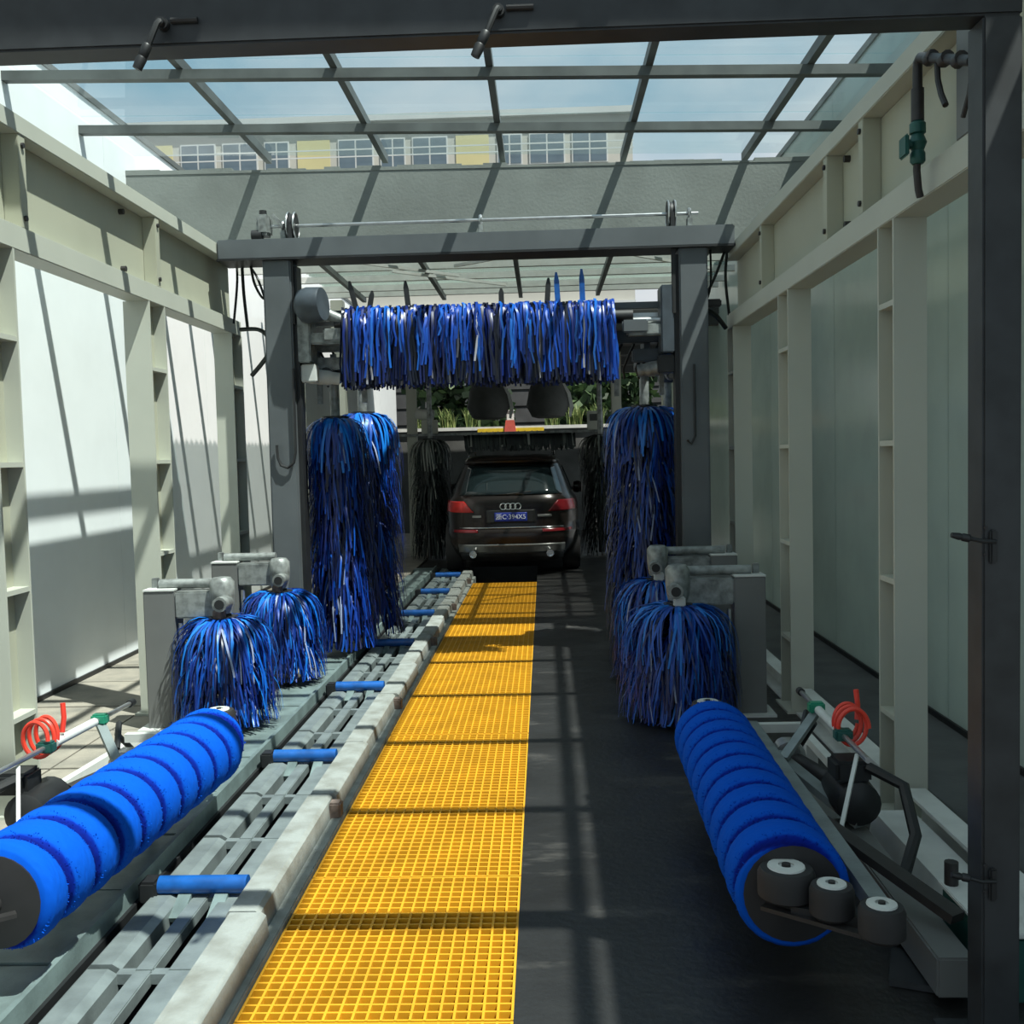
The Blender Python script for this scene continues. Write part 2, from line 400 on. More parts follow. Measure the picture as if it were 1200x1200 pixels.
# added unseen roof slab that keeps sun off the drying bay
r3 = sroot('ceiling', (-0.5, 17, 3.3))
MB().box(-3.45, 2.4, 13.6, 21.5, 3.42, 3.54).build('added_shade_deck', 'dark_roof', r3, False)
for yy in (13.7, 15.5, 17.5, 19.5, 21.4):
    MB().box(-3.45, 2.4, yy - 0.06, yy + 0.06, 3.28, 3.42).build('added_shade_beam', 'dark_roof', r3, False)

# ================================================================== WALL FRAMES (girders and columns)
def girder(side, y0, y1, z0, z1, label):
    s = -1 if side == 'L' else 1
    xi = GL if side == 'L' else GR
    def X(d): return xi + s * d
    def bx(d0, d1, a, b, c, d, bev=0.004):
        q = sorted((X(d0), X(d1))); return B(q[0], q[1], a, b, c, d, bev)
    g = thing('steel_girder', (X(0.1), (y0 + y1) / 2, z0), label, 'beam', 'girders along the tunnel')
    bx(0, 0.15, y0, y1, z1 - 0.09, z1).build('top_flange', 'cream_pale', g, False)
    bx(0, 0.15, y0, y1, z0, z0 + 0.12).build('bottom_flange', 'cream_pale', g, False)
    bx(0.09, 0.11, y0, y1, z0 + 0.12, z1 - 0.09).build('web', 'cream', g, False)
    return g, X, bx
gl, XLf, bl = girder('L', 1.0, 8.55, 2.68, 3.34, 'deep cream steel girder with sunlit flanges along the white wall')
gr, XRf, br = girder('R', 1.0, 8.38, 2.60, 3.24, 'deep cream steel girder in shade carrying a black water pipe')  # near end lengthened out of view to shade the right roller
for g, bx, ys, z0, z1 in ((gl, bl, (3.15, 5.0, 6.75), 2.80, 3.25), (gr, br, (4.9, 5.5, 7.1), 2.72, 3.15)):
    for k, yy in enumerate(ys):
        st = bx(0.005, 0.09, yy - 0.035, yy + 0.035, z0, z1, 0.003).build('stiffener', 'cream', g, False)
        s = -1 if g is gl else 1; xf = (GL if g is gl else GR) + s * 0.005
        for zz in (z0 + 0.05, z1 - 0.05):
            MB().cyl((xf, yy, zz), (xf - s * 0.012, yy, zz), 0.014, n=8).build('bolt', 'pipe_dark', st)
st = br(0.0, 0.09, 3.62, 3.78, 2.72, 3.15, 0.003).build('splice_plate', 'post_grey', gr, False)
for g, bx, yy, z0, z1, s, xi in ((gl, bl, 6.35, 2.80, 3.25, -1, GL), (gr, br, 5.35, 2.72, 3.15, 1, GR)):
    for zz in (z0 + 0.05, z1 - 0.05):
        MB().cyl((xi + s * 0.09, yy, zz), (xi + s * 0.06, yy, zz), 0.018, n=8).build('bolt', 'pipe_dark', g)

def column(side, yn, depth, ztop, label, fw=0.15, zrungs=(0.45, 1.05, 1.65, 2.25)):
    s = -1 if side == 'L' else 1
    xi = GL if side == 'L' else GR
    t = thing('steel_column', (xi + s * fw / 2, yn + depth / 2, 0), label, 'column', 'H-section columns under the girders')
    a, b = sorted((xi, xi + s * fw))
    B(a, b, yn, yn + 0.014, 0, ztop).build('flange', 'cream_pale', t, False)
    B(a, b, yn + depth - 0.014, yn + depth, 0, ztop).build('flange', 'cream_pale', t, False)
    xm = (a + b) / 2
    B(xm - 0.006, xm + 0.006, yn + 0.014, yn + depth - 0.014, 0, ztop).build('web', 'cream', t, False)
    for z in zrungs:
        p, q = sorted((xi + s * 0.002, xm - s * 0.006))
        B(p, q, yn + 0.014, yn + depth - 0.014, z - 0.012, z + 0.012).build('stiffener', 'cream_pale', t, False)
    B(a - 0.03, b + 0.03, yn - 0.03, yn + depth + 0.03, 0, 0.014).build('base_plate', 'cream_pale', t, False)
    return t
column('L', 4.63, 0.24, 2.68, 'cream H-column beside the red coiled hose on the sunlit wall', 0.17)
column('L', 6.54, 0.28, 2.68, 'cream H-column behind the grey post of the short left brush', 0.17)
column('L', 8.28, 0.28, 2.68, 'cream H-column below the dangling cables next to the gantry, sunlit side', 0.15)
column('R', 4.44, 0.21, 2.60, 'cream H-column below the green valve, shaded wall', 0.14)
column('R', 6.32, 0.27, 2.60, 'cream H-column behind the shaded short brush post', 0.14)
column('R', 8.12, 0.25, 2.60, 'cream H-column next to the gantry upright on the shaded wall', 0.14)
# rear columns of the second bay
for x0, yy, w in ((-2.62, 10.9, 0.16), (-2.62, 13.3, 0.16), (1.62, 10.9, 0.16), (1.62, 13.3, 0.16)):
    t = thing('bay_column', (x0, yy, 0), 'plain pale square column carrying the corrugated roof ' + ('by the sunlit wall' if x0 < 0 else 'by the shaded wall'), 'column', 'columns of the corrugated roof')
    B(x0 - w / 2, x0 + w / 2, yy - w / 2, yy + w / 2, 0, 3.68, 0.006).build('shaft', 'cream_pale', t, False)
    B(x0 - 0.13, x0 + 0.13, yy - 0.13, yy + 0.13, 0, 0.015).build('base_plate', 'cream_pale', t, False)

# base channels between the columns
for side, ys in (('R', ((2.95, 4.40), (4.70, 6.28), (6.64, 8.08))), ('L', ())):
    s = -1 if side == 'L' else 1; xi = GL if side == 'L' else GR
    for k, (a, b) in enumerate(ys):
        lab = {('R', 0): 'white base channel beside the spray arch, foot of the shaded wall', ('R', 1): 'white base channel behind the right roller brush, foot of the shaded wall',
               ('R', 2): 'white base channel behind the shaded short brushes', ('L', 0): 'white base channel behind the left roller brush frame',
               ('L', 1): 'white base channel behind the two sunlit short brushes'}[(side, k)]
        t = thing('base_channel', (xi + s * 0.07, (a + b) / 2, 0), lab, 'channel', 'base channels between the columns')
        p, q = sorted((xi + s * 0.10, xi + s * 0.115)); B(p, q, a, b, 0.0, 0.16).build('web', 'white_paint', t, False)
        p, q = sorted((xi + s * 0.02, xi + s * 0.10)); B(p, q, a, b, 0.0, 0.014).build('flange', 'white_paint', t, False)
        p, q = sorted((xi + s * 0.02, xi + s * 0.10)); B(p, q, a, b, 0.146, 0.16).build('flange', 'white_paint', t, False)
t = thing('kerb_slab', (1.42, 3.7, 0), 'pale painted kerb slab at the foot of the shaded wall by the roller wheels', 'kerb')
MB().prism([(1.34, 0.0), (1.52, 0.0), (1.52, 0.10), (1.36, 0.10)], 'y', 3.335, 4.3).build('slab', 'white_paint', t, False)

# ================================================================== GRATING
gt = thing('floor_grating', (-0.535, 7.5, 0), 'yellow square-mesh plastic walkway grating running down the middle of the lane', 'grating')
gx0, gx1 = -0.945, -0.125
PL = 1.024
m = MB(); nxb = 19; nyb = 23
for i in range(nxb + 1):
    x = gx0 + 0.004 + (gx1 - gx0 - 0.008) * i / nxb; m.box(x - 0.004, x + 0.004, 0.004, PL - 0.004, -0.036, 0.0)
for j in range(nyb + 1):
    yv = 0.008 + (PL - 0.016) * j / nyb; m.box(gx0, gx1, yv - 0.004, yv + 0.004, -0.036, -0.001)
m.v = [v + Vector((0, 1.86, 0)) for v in m.v]
g0 = m.build('grating_panel', 'yellow_frp', gt, False)
for k in range(1, 11): dup(g0, (0, PL * k, random.uniform(-0.002, 0.003)), gt)

# ================================================================== CONVEYOR
cv = thing('conveyor_track', (-1.35, 7.5, 0), 'galvanised conveyor track with blue push rollers beside the yellow grating', 'conveyor')
Y0, Y1 = 1.5, 14.9
y = Y0; k = 0
while y < Y1:
    ln = 0.573
    B(-1.92 + (0.05 if k % 3 == 1 else 0), -1.625, y, min(y + ln - 0.012, Y1), -0.02, 0.012 + 0.003 * (k % 2), 0.003).build('edge_plate', 'galv_teal', cv, False)
    y += ln; k += 1
MB().box(-1.622, -1.600, Y0, Y1, -0.12, 0.045).build('outer_rail', 'galv_teal', cv, False)
MB().box(-1.600, -1.585, Y0, Y1, -0.14, -0.03).build('rail_gap_shade', 'black', cv, False)  # black strip painted for the shade in the gap beside the rail
# longitudinal deck bars, broken at every cross plate
y = 1.50
while y < Y1 - 0.1:
    ye = min(y + 0.573, Y1)
    MB().prism([(-1.555, -0.10), (-1.425, -0.10), (-1.425, -0.018), (-1.455, 0.0), (-1.525, 0.0), (-1.555, -0.03)], 'y', y + 0.015, ye - 0.015).build('deck_bar', 'galv', cv, False)
    B(-1.375, -1.315, y + 0.0, ye, -0.06, -0.012, 0.004).build('deck_bar', 'galv', cv, False)
    B(-1.265, -1.135, y + 0.0, ye, -0.06, -0.012, 0.004).build('deck_bar', 'galv', cv, False)
    MB().box(-1.43, -1.26, y - 0.02, y + 0.02, -0.05, -0.016).build('cross_plate', 'galv', cv, False)
    y += 0.573
MB().box(-1.66, -1.10, Y0, Y1, -0.30, -0.24).build('trough', 'black', cv, False)
for k in range(-1, 7):
    yy = 3.79 + 1.675 * k
    r = MB().cyl((-1.505, yy, 0.030), (-1.165, yy, 0.030), 0.034, n=18).build('push_roller', 'blue_pipe', cv)
    B(-1.575, -1.505, yy - 0.045, yy + 0.045, -0.03, 0.055, 0.01).build('axle_block', 'black', r)
    MB().bar((-1.40, yy - 0.01, 0.0), (-1.40, yy - 0.13, -0.05), 0.05, 0.02).build('push_link', 'galv_teal', r, False)
    MB().bar((-1.26, yy - 0.01, 0.0), (-1.26, yy - 0.13, -0.05), 0.05, 0.02).build('push_link', 'galv_teal', r, False)
# guide kerb in welded lengths
y = 1.3; k = 0
while y < 13.6:
    ln = (1.12, 0.98, 1.22, 0.86)[k % 4]; xo = (0.0, 0.022, -0.004, 0.014)[k % 4]; ze = min(y + ln - 0.01, 13.7)
    seg = MB().prism([(-1.125 + xo * 0.3, 0.0), (-0.995 + xo, 0.0), (-1.005 + xo, 0.088), (-1.02 + xo, 0.10), (-1.115 + xo * 0.3, 0.10), (-1.125 + xo * 0.3, 0.085)], 'y', y, ze).build('guide_rail', 'kerb_grey', cv, False)
    if k % 2 == 0 and k > 1:
        B(-1.012, -0.955, ze - 0.09, ze - 0.02, 0.0, 0.085, 0.008).build('stop_block', 'rust', seg, False)
    y += ln; k += 1
B(-1.0, -0.95, 1.3, 13.7, -0.3, 0.018, 0.004).build('kerb_footing', 'kerb_grey', cv, False)

# ================================================================== SPRAY ARCH (nearest frame)
ar = thing('spray_arch', (-0.35, 2.75, 0), 'dark square-tube spray arch with black water nozzles framing the tunnel mouth', 'spray arch')
AY0, AY1 = 2.70, 2.80
B(-2.25, 1.24, AY0, AY1, 2.725, 2.865, 0.006).build('header', 'arch_dark', ar, False)
B(1.14, 1.24, AY0, AY1, 0.0, 2.725, 0.006).build('upright', 'arch_dark', ar, False)
B(-2.25, -2.15, AY0, AY1, 0.0, 2.725, 0.006).build('upright', 'arch_dark', ar, False)
for x in (1.19, -2.20): B(x - 0.12, x + 0.12, 2.64, 2.86, 0, 0.012).build('base_plate', 'arch_dark', ar, False)
for x in (-0.96, -0.09):
    n0 = MB().lathe((x, AY0, 2.775), (0, -1, 0), [(0.016, 0), (0.016, 0.02), (0.011, 0.02), (0.011, 0.035)], 10).build('nozzle', 'black', ar)
    MB().tube([(x, AY0 - 0.03, 2.775), (x - 0.005, AY0 - 0.04, 2.765), (x - 0.035, AY0 - 0.04, 2.70)], 0.008, 8).build('elbow', 'black', n0)
    MB().lathe((x - 0.030, AY0 - 0.04, 2.715), (-0.45, 0, -0.9), [(0.009, 0), (0.013, 0.005), (0.013, 0.03), (0.011, 0.035), (0.014, 0.04), (0.012, 0.07)], 10).build('tip', 'black', n0)
    MB().cyl((x + 0.02, AY0 - 0.006, 2.785), (x + 0.09, AY0 - 0.006, 2.785), 0.008, n=8).build('clip', 'pipe_dark', n0)
for z in (1.385, 0.485):
    n0 = B(1.155, 1.175, AY0 - 0.012, AY0, z - 0.06, z + 0.03, 0.005).build('nozzle', 'black', ar)
    MB().tube([(1.165, AY0 - 0.02, z), (1.13, AY0 - 0.025, z + 0.002), (1.09, AY0 - 0.02, z + 0.012)], 0.006, 8).build('elbow', 'black', n0)
    MB().lathe((1.10, AY0 - 0.02, z + 0.009), (-1, 0, 0.22), [(0.007, 0), (0.011, 0.004), (0.011, 0.02), (0.008, 0.024), (0.010, 0.03), (0.007, 0.05)], 10).build('tip', 'black', n0)
    for dz in (-0.035, 0.035): MB().cyl((1.147, AY0, z + dz), (1.147, AY0 - 0.006, z + dz), 0.005, n=8).build('screw', 'pipe_dark', n0)

# ================================================================== GANTRY
ga = thing('wash_gantry', (-0.43, 8.1, 0), 'grey steel wash gantry with lifting shaft and pulleys on its crossbeam', 'gantry')
GY0, GY1 = 7.98, 8.22
for x0, x1 in ((-2.15, -1.93), (1.07, 1.29)):
    c = B(x0, x1, GY0, GY1, 0, 3.20, 0.012).build('upright', 'gantry_grey', ga, False)
    xi = x1 if x0 < 0 else x0; s = 1 if x0 < 0 else -1
    p, q = sorted((xi, xi + s * 0.035)); B(p, q, GY0 + 0.05, GY1 - 0.05, 0.1, 3.15).build('guide_track', 'black', c, False)
    B(x0 - 0.06 if x0 < 0 else x0 - 0.005, x1 + 0.005 if x0 < 0 else x1 + 0.06, GY0 - 0.06, GY1 + 0.06, 0, 0.02).build('base_plate', 'gantry_grey', c, False)
B(-2.495, 1.495, GY0 - 0.02, GY1 + 0.02, 3.20, 3.355, 0.01).build('crossbeam', 'gantry_grey', ga, False)
B(-2.495, 1.495, GY0 - 0.035, GY1 + 0.035, 3.19, 3.205).build('lower_flange', 'black', ga, False)
MB().cyl((-2.15, 8.1, 3.475), (1.24, 8.1, 3.475), 0.013, n=10).build('lifting_shaft', 'steel', ga)
for x in (-1.93, 1.03):
    pu = MB().lathe((x - 0.03, 8.1, 3.475), (1, 0, 0), [(0.03, 0), (0.105, 0.0), (0.105, 0.012), (0.09, 0.02), (0.09, 0.04), (0.105, 0.048), (0.105, 0.06), (0.03, 0.06)], 24).build('pulley', 'black', ga)
    MB().torus((x - 0.026, 8.1, 3.475), (1, 0, 0), 0.1, 0.008, 24, 6).build('rim', 'steel', pu)
    MB().torus((x + 0.026, 8.1, 3.475), (1, 0, 0), 0.1, 0.008, 24, 6).build('rim', 'steel', pu)
    MB().box(x - 0.015, x + 0.015, 8.0, 8.02, 2.7, 3.47).build('lift_belt', 'black', pu, False)
for x in (-0.45, -2.0, 1.17):
    pb = B(x - 0.02, x + 0.02, 8.06, 8.14, 3.355, 3.44, 0.005).build('bearing_block', 'machine_grey', ga, False)
    MB().torus((x, 8.1, 3.475), (1, 0, 0), 0.032, 0.014, 16, 6).build('bearing_ring', 'steel', pb)
mo = B(-2.20, -2.10, 8.02, 8.18, 3.40, 3.56, 0.02).build('lift_motor', 'machine_grey', ga)
MB().cyl((-2.16, 8.1, 3.56), (-2.16, 8.1, 3.60), 0.03, n=12).build('breather', 'black', mo)
MB().cyl((-2.24, 8.06, 3.40), (-2.16, 8.06, 3.40), 0.045, n=12).build('gear_case', 'black', mo)
MB().bar((-2.08, 8.08, 3.56), (-2.00, 8.08, 3.47), 0.03, 0.03).build('torque_arm', 'machine_grey', mo, False)
MB().tube([(-1.935 + 0.006, 7.95, 2.35), (-1.935, 7.955, 1.7), (-1.95, 7.95, 1.62), (-2.0, 7.95, 1.58), (-2.05, 7.95, 1.60), (-2.075, 7.95, 1.66), (-2.08, 7.95, 1.76)], 0.011, 8).build('cable_hook', 'black', ga)
MB().tube([(1.17, 7.95, 2.3), (1.17, 7.955, 1.75), (1.14, 7.95, 1.69), (1.11, 7.95, 1.72)], 0.009, 8).build('cable_hook', 'black', ga)

# ================================================================== BRUSHES of cloth strips
def mop(st, cx, cy, ztops, R, nper, drop, rng, w=0.03, lean=(0, 0), zmin=0.015, core=0.07, bright=0.0, seg=7):
    for z0 in ztops:
        for k in range(nper):
            a = rng.uniform(0, 2 * math.pi); Rr = R * rng.uniform(0.72, 1.08); dr = drop * rng.uniform(0.7, 1.2)
            rise = rng.uniform(0.0, 0.03); sw = rng.uniform(-0.35, 0.35)
            pts = []
            for i in range(seg):
                t = i / (seg - 1); rr = core + (Rr - core) * (1 - (1 - t) ** 2.1)
                zz = z0 + rise * math.sin(math.pi * t) - dr * t ** 1.9 + rng.uniform(-0.006, 0.006)
                aa = a + sw * t
                pts.append(Vector((cx + rr * math.cos(aa) + lean[0] * t * t, cy + rr * math.sin(aa) + lean[1] * t * t, max(zz, zmin + rng.uniform(0, 0.02)))))
            tw = rng.uniform(-0.7, 0.7)
            side = (Vector((-math.sin(a + sw * .5), math.cos(a + sw * .5), 0)) * math.cos(tw) + Vector((0, 0, 1)) * math.sin(tw) * 0.7)
            st.add(pts, w * rng.uniform(0.8, 1.2), w * rng.uniform(0.4, 0.8), side, 1.0 if rng.random() < 0.02 else min(0.95, max(0, rng.random() * 0.97 + bright)))  # a few strips get the glint tone; bright shifts the rest

def tall_brush(cx, cy, ztop, R, seed, label, m='strip_blue', layers=26, nper=56, shaft_top=2.45, matshaft='machine_grey', name='side_brush', group='tall side brushes', drop=0.40, zmin=0.015):
    t = thing(name, (cx, cy, 0.0), label, 'brush', group)
    MB().cyl((cx, cy, 0.06), (cx, cy, ztop - 0.03), 0.055, n=14).build('core_tube', 'black', t)
    MB().cyl((cx, cy, ztop - 0.03), (cx, cy, shaft_top), 0.04, n=12).build('drive_shaft', matshaft, t)
    MB().cyl((cx, cy, ztop - 0.02), (cx, cy, ztop + 0.012), 0.11, n=18).build('top_disc', 'black', t)
    st = Strips(); rng = random.Random(seed)
    zs = [0.34 + (ztop - 0.36) * i / (layers - 1) for i in range(layers)]
    mop(st, cx, cy, zs, R, nper, drop, rng, 0.019, bright=-0.16, zmin=zmin)  # body strips coloured darker for the shade between them
    mop(st, cx, cy, [ztop - 0.01] * 3, R * 0.98, nper, drop * 0.95, rng, 0.030, bright=0.40)  # top layer coloured brighter, sunlight put into the strips
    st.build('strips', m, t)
    return t
t1 = tall_brush(-1.71, 8.43, 1.98, 0.28, 11, 'tall blue strip brush beside the left gantry upright, its shaft nearest the upright', shaft_top=2.35, zmin=0.075)
t2 = tall_brush(-1.60, 9.09, 2.04, 0.33, 12, 'tall sunlit blue strip brush reaching over the conveyor edge, behind its twin', shaft_top=2.40, zmin=0.075)
t3 = tall_brush(0.86, 8.72, 2.02, 0.35, 13, 'tall shaded blue strip brush next to the lane, right of the dark car', shaft_top=2.40, m='strip_blue')
t4 = tall_brush(1.14, 9.42, 2.00, 0.31, 14, 'tall shaded blue strip brush half hidden behind the right gantry upright', shaft_top=2.35)

# brush suspension heads on the gantry
for s, label, xs, col in ((1, 'cluttered grey bracket head carrying the two sunlit tall brushes', -1.93, 'machine_grey'), (-1, 'cluttered dark bracket head carrying the two shaded tall brushes', 1.07, 'motor_blue_grey')):
    h = thing('brush_head', (xs + s * 0.25, 8.45, 2.2), label, 'bracket', 'brush heads on the gantry')
    B(*sorted((xs, xs + s * 0.5)), 8.36, 8.48, 2.52, 2.62, 0.01).build('arm', col, h, False)
    B(*sorted((xs + s * 0.02, xs + s * 0.34)), 8.26, 8.40, 2.36, 2.46, 0.01).build('arm', col, h, False)
    B(*sorted((xs - s * 0.20, xs + s * 0.01)), 8.22, 8.50, 2.32, 2.66, 0.008).build('mount_plate', 'gantry_grey', h, False)
    for (bx_, by_, bz_, rr, hh) in ((t1 if s > 0 else t4).location[:2] + (2.26, 0.085, 0.16), (t2 if s > 0 else t3).location[:2] + (2.30, 0.085, 0.16)):
        g = MB().lathe((bx_, by_, bz_), (0, 0, 1), [(0.05, 0), (rr, 0.02), (rr, hh * 0.6), (rr * 0.8, hh * 0.7), (rr * 0.8, hh), (0.04, hh + 0.02)], 14).build('gear_case', 'motor_blue_grey', h)
        MB().cyl((bx_ - s * 0.02, by_ - 0.05, bz_ + 0.07), (bx_ - s * 0.02, by_ - 0.19, bz_ + 0.07), 0.055, n=12).build('motor', 'machine_grey', g)
        MB().cyl((bx_ - s * 0.02, by_ - 0.19, bz_ + 0.07), (bx_ - s * 0.02, by_ - 0.21, bz_ + 0.07), 0.048, n=12).build('fan_cover', 'black', g)
        B(bx_ - 0.025, bx_ + 0.025, *sorted((8.42, by_)), bz_ + 0.14, bz_ + 0.24).build('support_bar', col, h, False)
    MB().lathe((xs + s * 0.05, 8.2, 2.31), (s, 0.2, -0.1), [(0.03, 0), (0.06, 0.02), (0.06, 0.18), (0.05, 0.2), (0.05, 0.26)], 14).build('air_cylinder', 'white_paint' if s > 0 else 'machine_grey', h)
    B(*sorted((xs + s * 0.033, xs + s * 0.16)), 8.05, 8.15, 2.25, 2.39, 0.01).build('valve_box', 'white_paint' if s > 0 else 'black', h, False)
    for k in range(4):
        MB().tube([(xs + s * (0.1 + 0.1 * k), 8.47, 2.54), (xs + s * (0.16 + 0.1 * k), 8.45, 2.42), (xs + s * (0.2 + 0.1 * k), 8.47, 2.32), (xs + s * (0.15 + 0.12 * k), 8.51, 2.24)], 0.010, 6).build('hose', 'black', h)
    for k, xo in enumerate((0.07, 0.44)):
        B(*sorted((xs + s * (xo), xs + s * (xo + 0.04))), 8.46, 8.50, 2.10, 2.55).build('hanger', 'machine_grey', h, False)

# ---- top brush
tb = thing('top_brush', (-0.45, 8.1, 2.15), 'long horizontal blue and black strip brush slung between the gantry uprights', 'brush')
TZ = 2.70
MB().cyl((-1.62, 8.1, TZ), (0.72, 8.1, TZ), 0.055, n=14).build('core_tube', 'black', tb)
for (p0, p1, zc, hh, mm) in ((-1.90, 1.02, 2.80, 0.05, 'gantry_grey'), (-1.90, 1.02, 2.72, 0.035, 'steel')):
    MB().box(p0, p1, 8.22, 8.27, zc - hh / 2, zc + hh / 2).build('frame_bar', mm, tb, False)
for s, x in ((1, -1.90), (-1, 1.03)):
    p, q = sorted((x, x + s * 0.10)); B(p, q, 8.0, 8.24, 2.40, 2.92, 0.01).build('carriage', 'motor_blue_grey' if s < 0 else 'machine_grey', tb, False)
    p, q = sorted((x + s * 0.02, x + s * 0.36)); B(p, q, 8.02, 8.12, 2.54, 2.63, 0.012).build('arm', 'machine_grey', tb, False)
    p, q = sorted((x + s * 0.2, x + s * 0.40)); B(p, q, 8.0, 8.03, 2.56, 2.66, 0.012).build('guard', 'machine_grey' if s > 0 else 'gantry_grey', tb, False)
MB().lathe((-1.875, 7.93, 2.82), (1, -0.20, 0.05), [(0.07, 0), (0.125, 0.04), (0.14, 0.10), (0.13, 0.20), (0.125, 0.215)], 24).build('motor', 'motor_blue_grey', tb)
MB().cyl((-1.72, 8.05, 2.80), (-1.50, 8.1, TZ), 0.045, n=12).build('coupling', 'machine_grey', tb)
MB().cyl((0.72, 8.08, 2.66), (0.95, 8.08, 2.66), 0.028, n=12).build('coupling', 'steel', tb)
rng = random.Random(5); st = Strips()
for k in range(2300):
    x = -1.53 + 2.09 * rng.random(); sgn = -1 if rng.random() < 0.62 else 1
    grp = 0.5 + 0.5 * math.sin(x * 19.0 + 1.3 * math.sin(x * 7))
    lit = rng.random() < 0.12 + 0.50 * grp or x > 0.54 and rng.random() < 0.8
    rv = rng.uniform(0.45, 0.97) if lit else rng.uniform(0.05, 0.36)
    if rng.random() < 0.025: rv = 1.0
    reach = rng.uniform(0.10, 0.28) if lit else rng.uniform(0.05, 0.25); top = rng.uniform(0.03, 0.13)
    bot = 2.20 + rng.uniform(-0.02, 0.05) if not lit or x > 0.54 else 2.20 + rng.uniform(0.05, 0.36)  # bright strips end high, dark ones hang low: shade painted by colour
    wob = rng.uniform(-0.05, 0.05); pts = []
    for i in range(8):
        t = i / 7
        yy = reach * min(1, 1.9 * t) ** 0.7
        zz = TZ + top * math.sin(min(1, t * 2.6) * math.pi * 0.5) if t < 0.38 else TZ + top - (TZ + top - bot) * ((t - 0.38) / 0.62) ** 1.0
        pts.append(Vector((x + wob * t + rng.uniform(-0.012, 0.012), 8.1 + sgn * yy, zz)))
    tw = rng.uniform(-0.6, 0.6)
    st.add(pts, 0.022, 0.015, Vector((math.cos(tw), math.sin(tw), 0)), rv)
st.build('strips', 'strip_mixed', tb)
for x, h, dx, rv in ((-1.42, 0.20, -0.05, 0.03), (-1.34, 0.12, 0.03, 0.05), (-1.02, 0.19, -0.02, 0.05), (-0.30, 0.11, 0.0, 0.08), (0.05, 0.18, 0.015, 0.1), (0.14, 0.22, -0.01, 0.35), (0.33, 0.24, -0.005, 0.40)):
    m = MB(); m.prism([(x - 0.022, TZ + 0.05), (x + 0.022, TZ + 0.05), (x + 0.02 + dx, TZ + 0.12 + h * 0.7), (x + 0.008 + dx * 1.2, TZ + 0.12 + h), (x - 0.008 + dx * 1.2, TZ + 0.12 + h), (x - 0.02 + dx, TZ + 0.12 + h * 0.7)], 'y', 8.012, 8.022)
    m.build('upright_strip', 'black' if rv < 0.2 else 'blue_pipe', tb, False)

# ---- short wheel brushes on posts
def short_brush(px, py, bx_, by_, zt, R, post_h, seed, label, plabel=None, dark=False, pw=0.19, nper=64):
    s = 1 if bx_ > px else -1
    t = thing('wheel_brush', (bx_, by_, 0), label, 'brush', 'short strip brushes on posts')
    po = B(px - pw / 2, px + pw / 2, py - 0.08, py + 0.08, 0, post_h, 0.006).build('post', 'post_grey', t, False)
    B(px - pw / 2 - 0.05, px + pw / 2 + 0.05, py - 0.13, py + 0.13, 0, 0.015).build('base_plate', 'white_paint', po, False)
    B(px - pw / 2, px + pw / 2, py - 0.085, py + 0.085, post_h, post_h + 0.01).build('cap_plate', 'white_paint', po, False)
    p, q = sorted((px + s * pw / 2, bx_ + s * 0.02)); am = B(p, q, py - 0.075, py + 0.06, post_h - 0.17, post_h - 0.005, 0.01).build('arm_box', 'machine_grey', t, False)
    MB().cyl((px + s * (pw / 2 + 0.03), py - 0.055, 0.02), (px + s * (pw / 2 + 0.03), py - 0.055, post_h - 0.2), 0.016, n=10).build('stay_rod', 'steel', t)
    B(px - 0.02 - s * pw * 0.3, px + 0.02 - s * pw * 0.3, py + 0.02, py + 0.06, post_h, post_h + 0.07, 0.004).build('lug', 'machine_grey', t, False)
    p, q = sorted((px - s * 0.02, bx_ - s * 0.04)); MB().cyl((p, py + 0.01, post_h + 0.035), (q, py + 0.01, post_h + 0.035), 0.03, n=12).build('air_cylinder', 'machine_grey', t)
    g = MB().lathe((bx_, by_, zt + 0.02), (0, 0, 1), [(0.03, 0), (0.06, 0.01), (0.07, 0.06), (0.075, 0.12), (0.075, 0.20), (0.055, 0.225), (0.02, 0.23)], 14).build('gear_motor', 'machine_grey', t)
    MB().cyl((bx_ + s * 0.03, by_ - 0.03, zt + 0.10), (bx_ + s * 0.03, by_ - 0.16, zt + 0.10), 0.045, n=12).build('fan_cover', 'machine_grey', g)
    MB().cyl((bx_ + s * 0.03, by_ - 0.16, zt + 0.10), (bx_ + s * 0.03, by_ - 0.165, zt + 0.10), 0.03, n=12).build('fan_grille', 'black', g)
    B(bx_ - 0.035, bx_ + 0.035, by_ - 0.10, by_ - 0.05, zt + 0.0, zt + 0.06, 0.008).build('terminal_box', 'rust' if not dark else 'white_paint', g, False)
    MB().cyl((bx_, by_, 0.08), (bx_, by_, zt + 0.02), 0.05, n=14).build('core_tube', 'black', t)
    MB().cyl((bx_, by_, zt - 0.015), (bx_, by_, zt + 0.008), 0.09, n=18).build('top_disc', 'black', t)
    st = Strips(); r = random.Random(seed); zs = [0.22 + (zt - 0.23) * i / 13 for i in range(14)]
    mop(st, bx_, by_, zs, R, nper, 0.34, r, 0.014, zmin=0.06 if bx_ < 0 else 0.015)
    mop(st, bx_, by_, [zt] * 3, R * 0.97, nper, 0.32, r, 0.018, bright=0.30)  # upper strips painted brighter, as if lit from above
    st.build('strips', 'strip_blue', t)
    return t
short_brush(-2.37, 6.22, -1.98, 6.16, 0.69, 0.32, 0.86, 21, 'short bushy blue brush on a grey post, between left roller and its twin')
short_brush(-2.35, 7.45, -1.95, 7.40, 0.68, 0.31, 0.90, 22, 'short bushy blue brush on a grey post, next to the tall sunlit brushes')
short_brush(1.245, 6.35, 0.80, 6.25, 0.70, 0.36, 0.86, 23, 'short bushy shaded blue brush on a post, just beyond the right roller', dark=True)
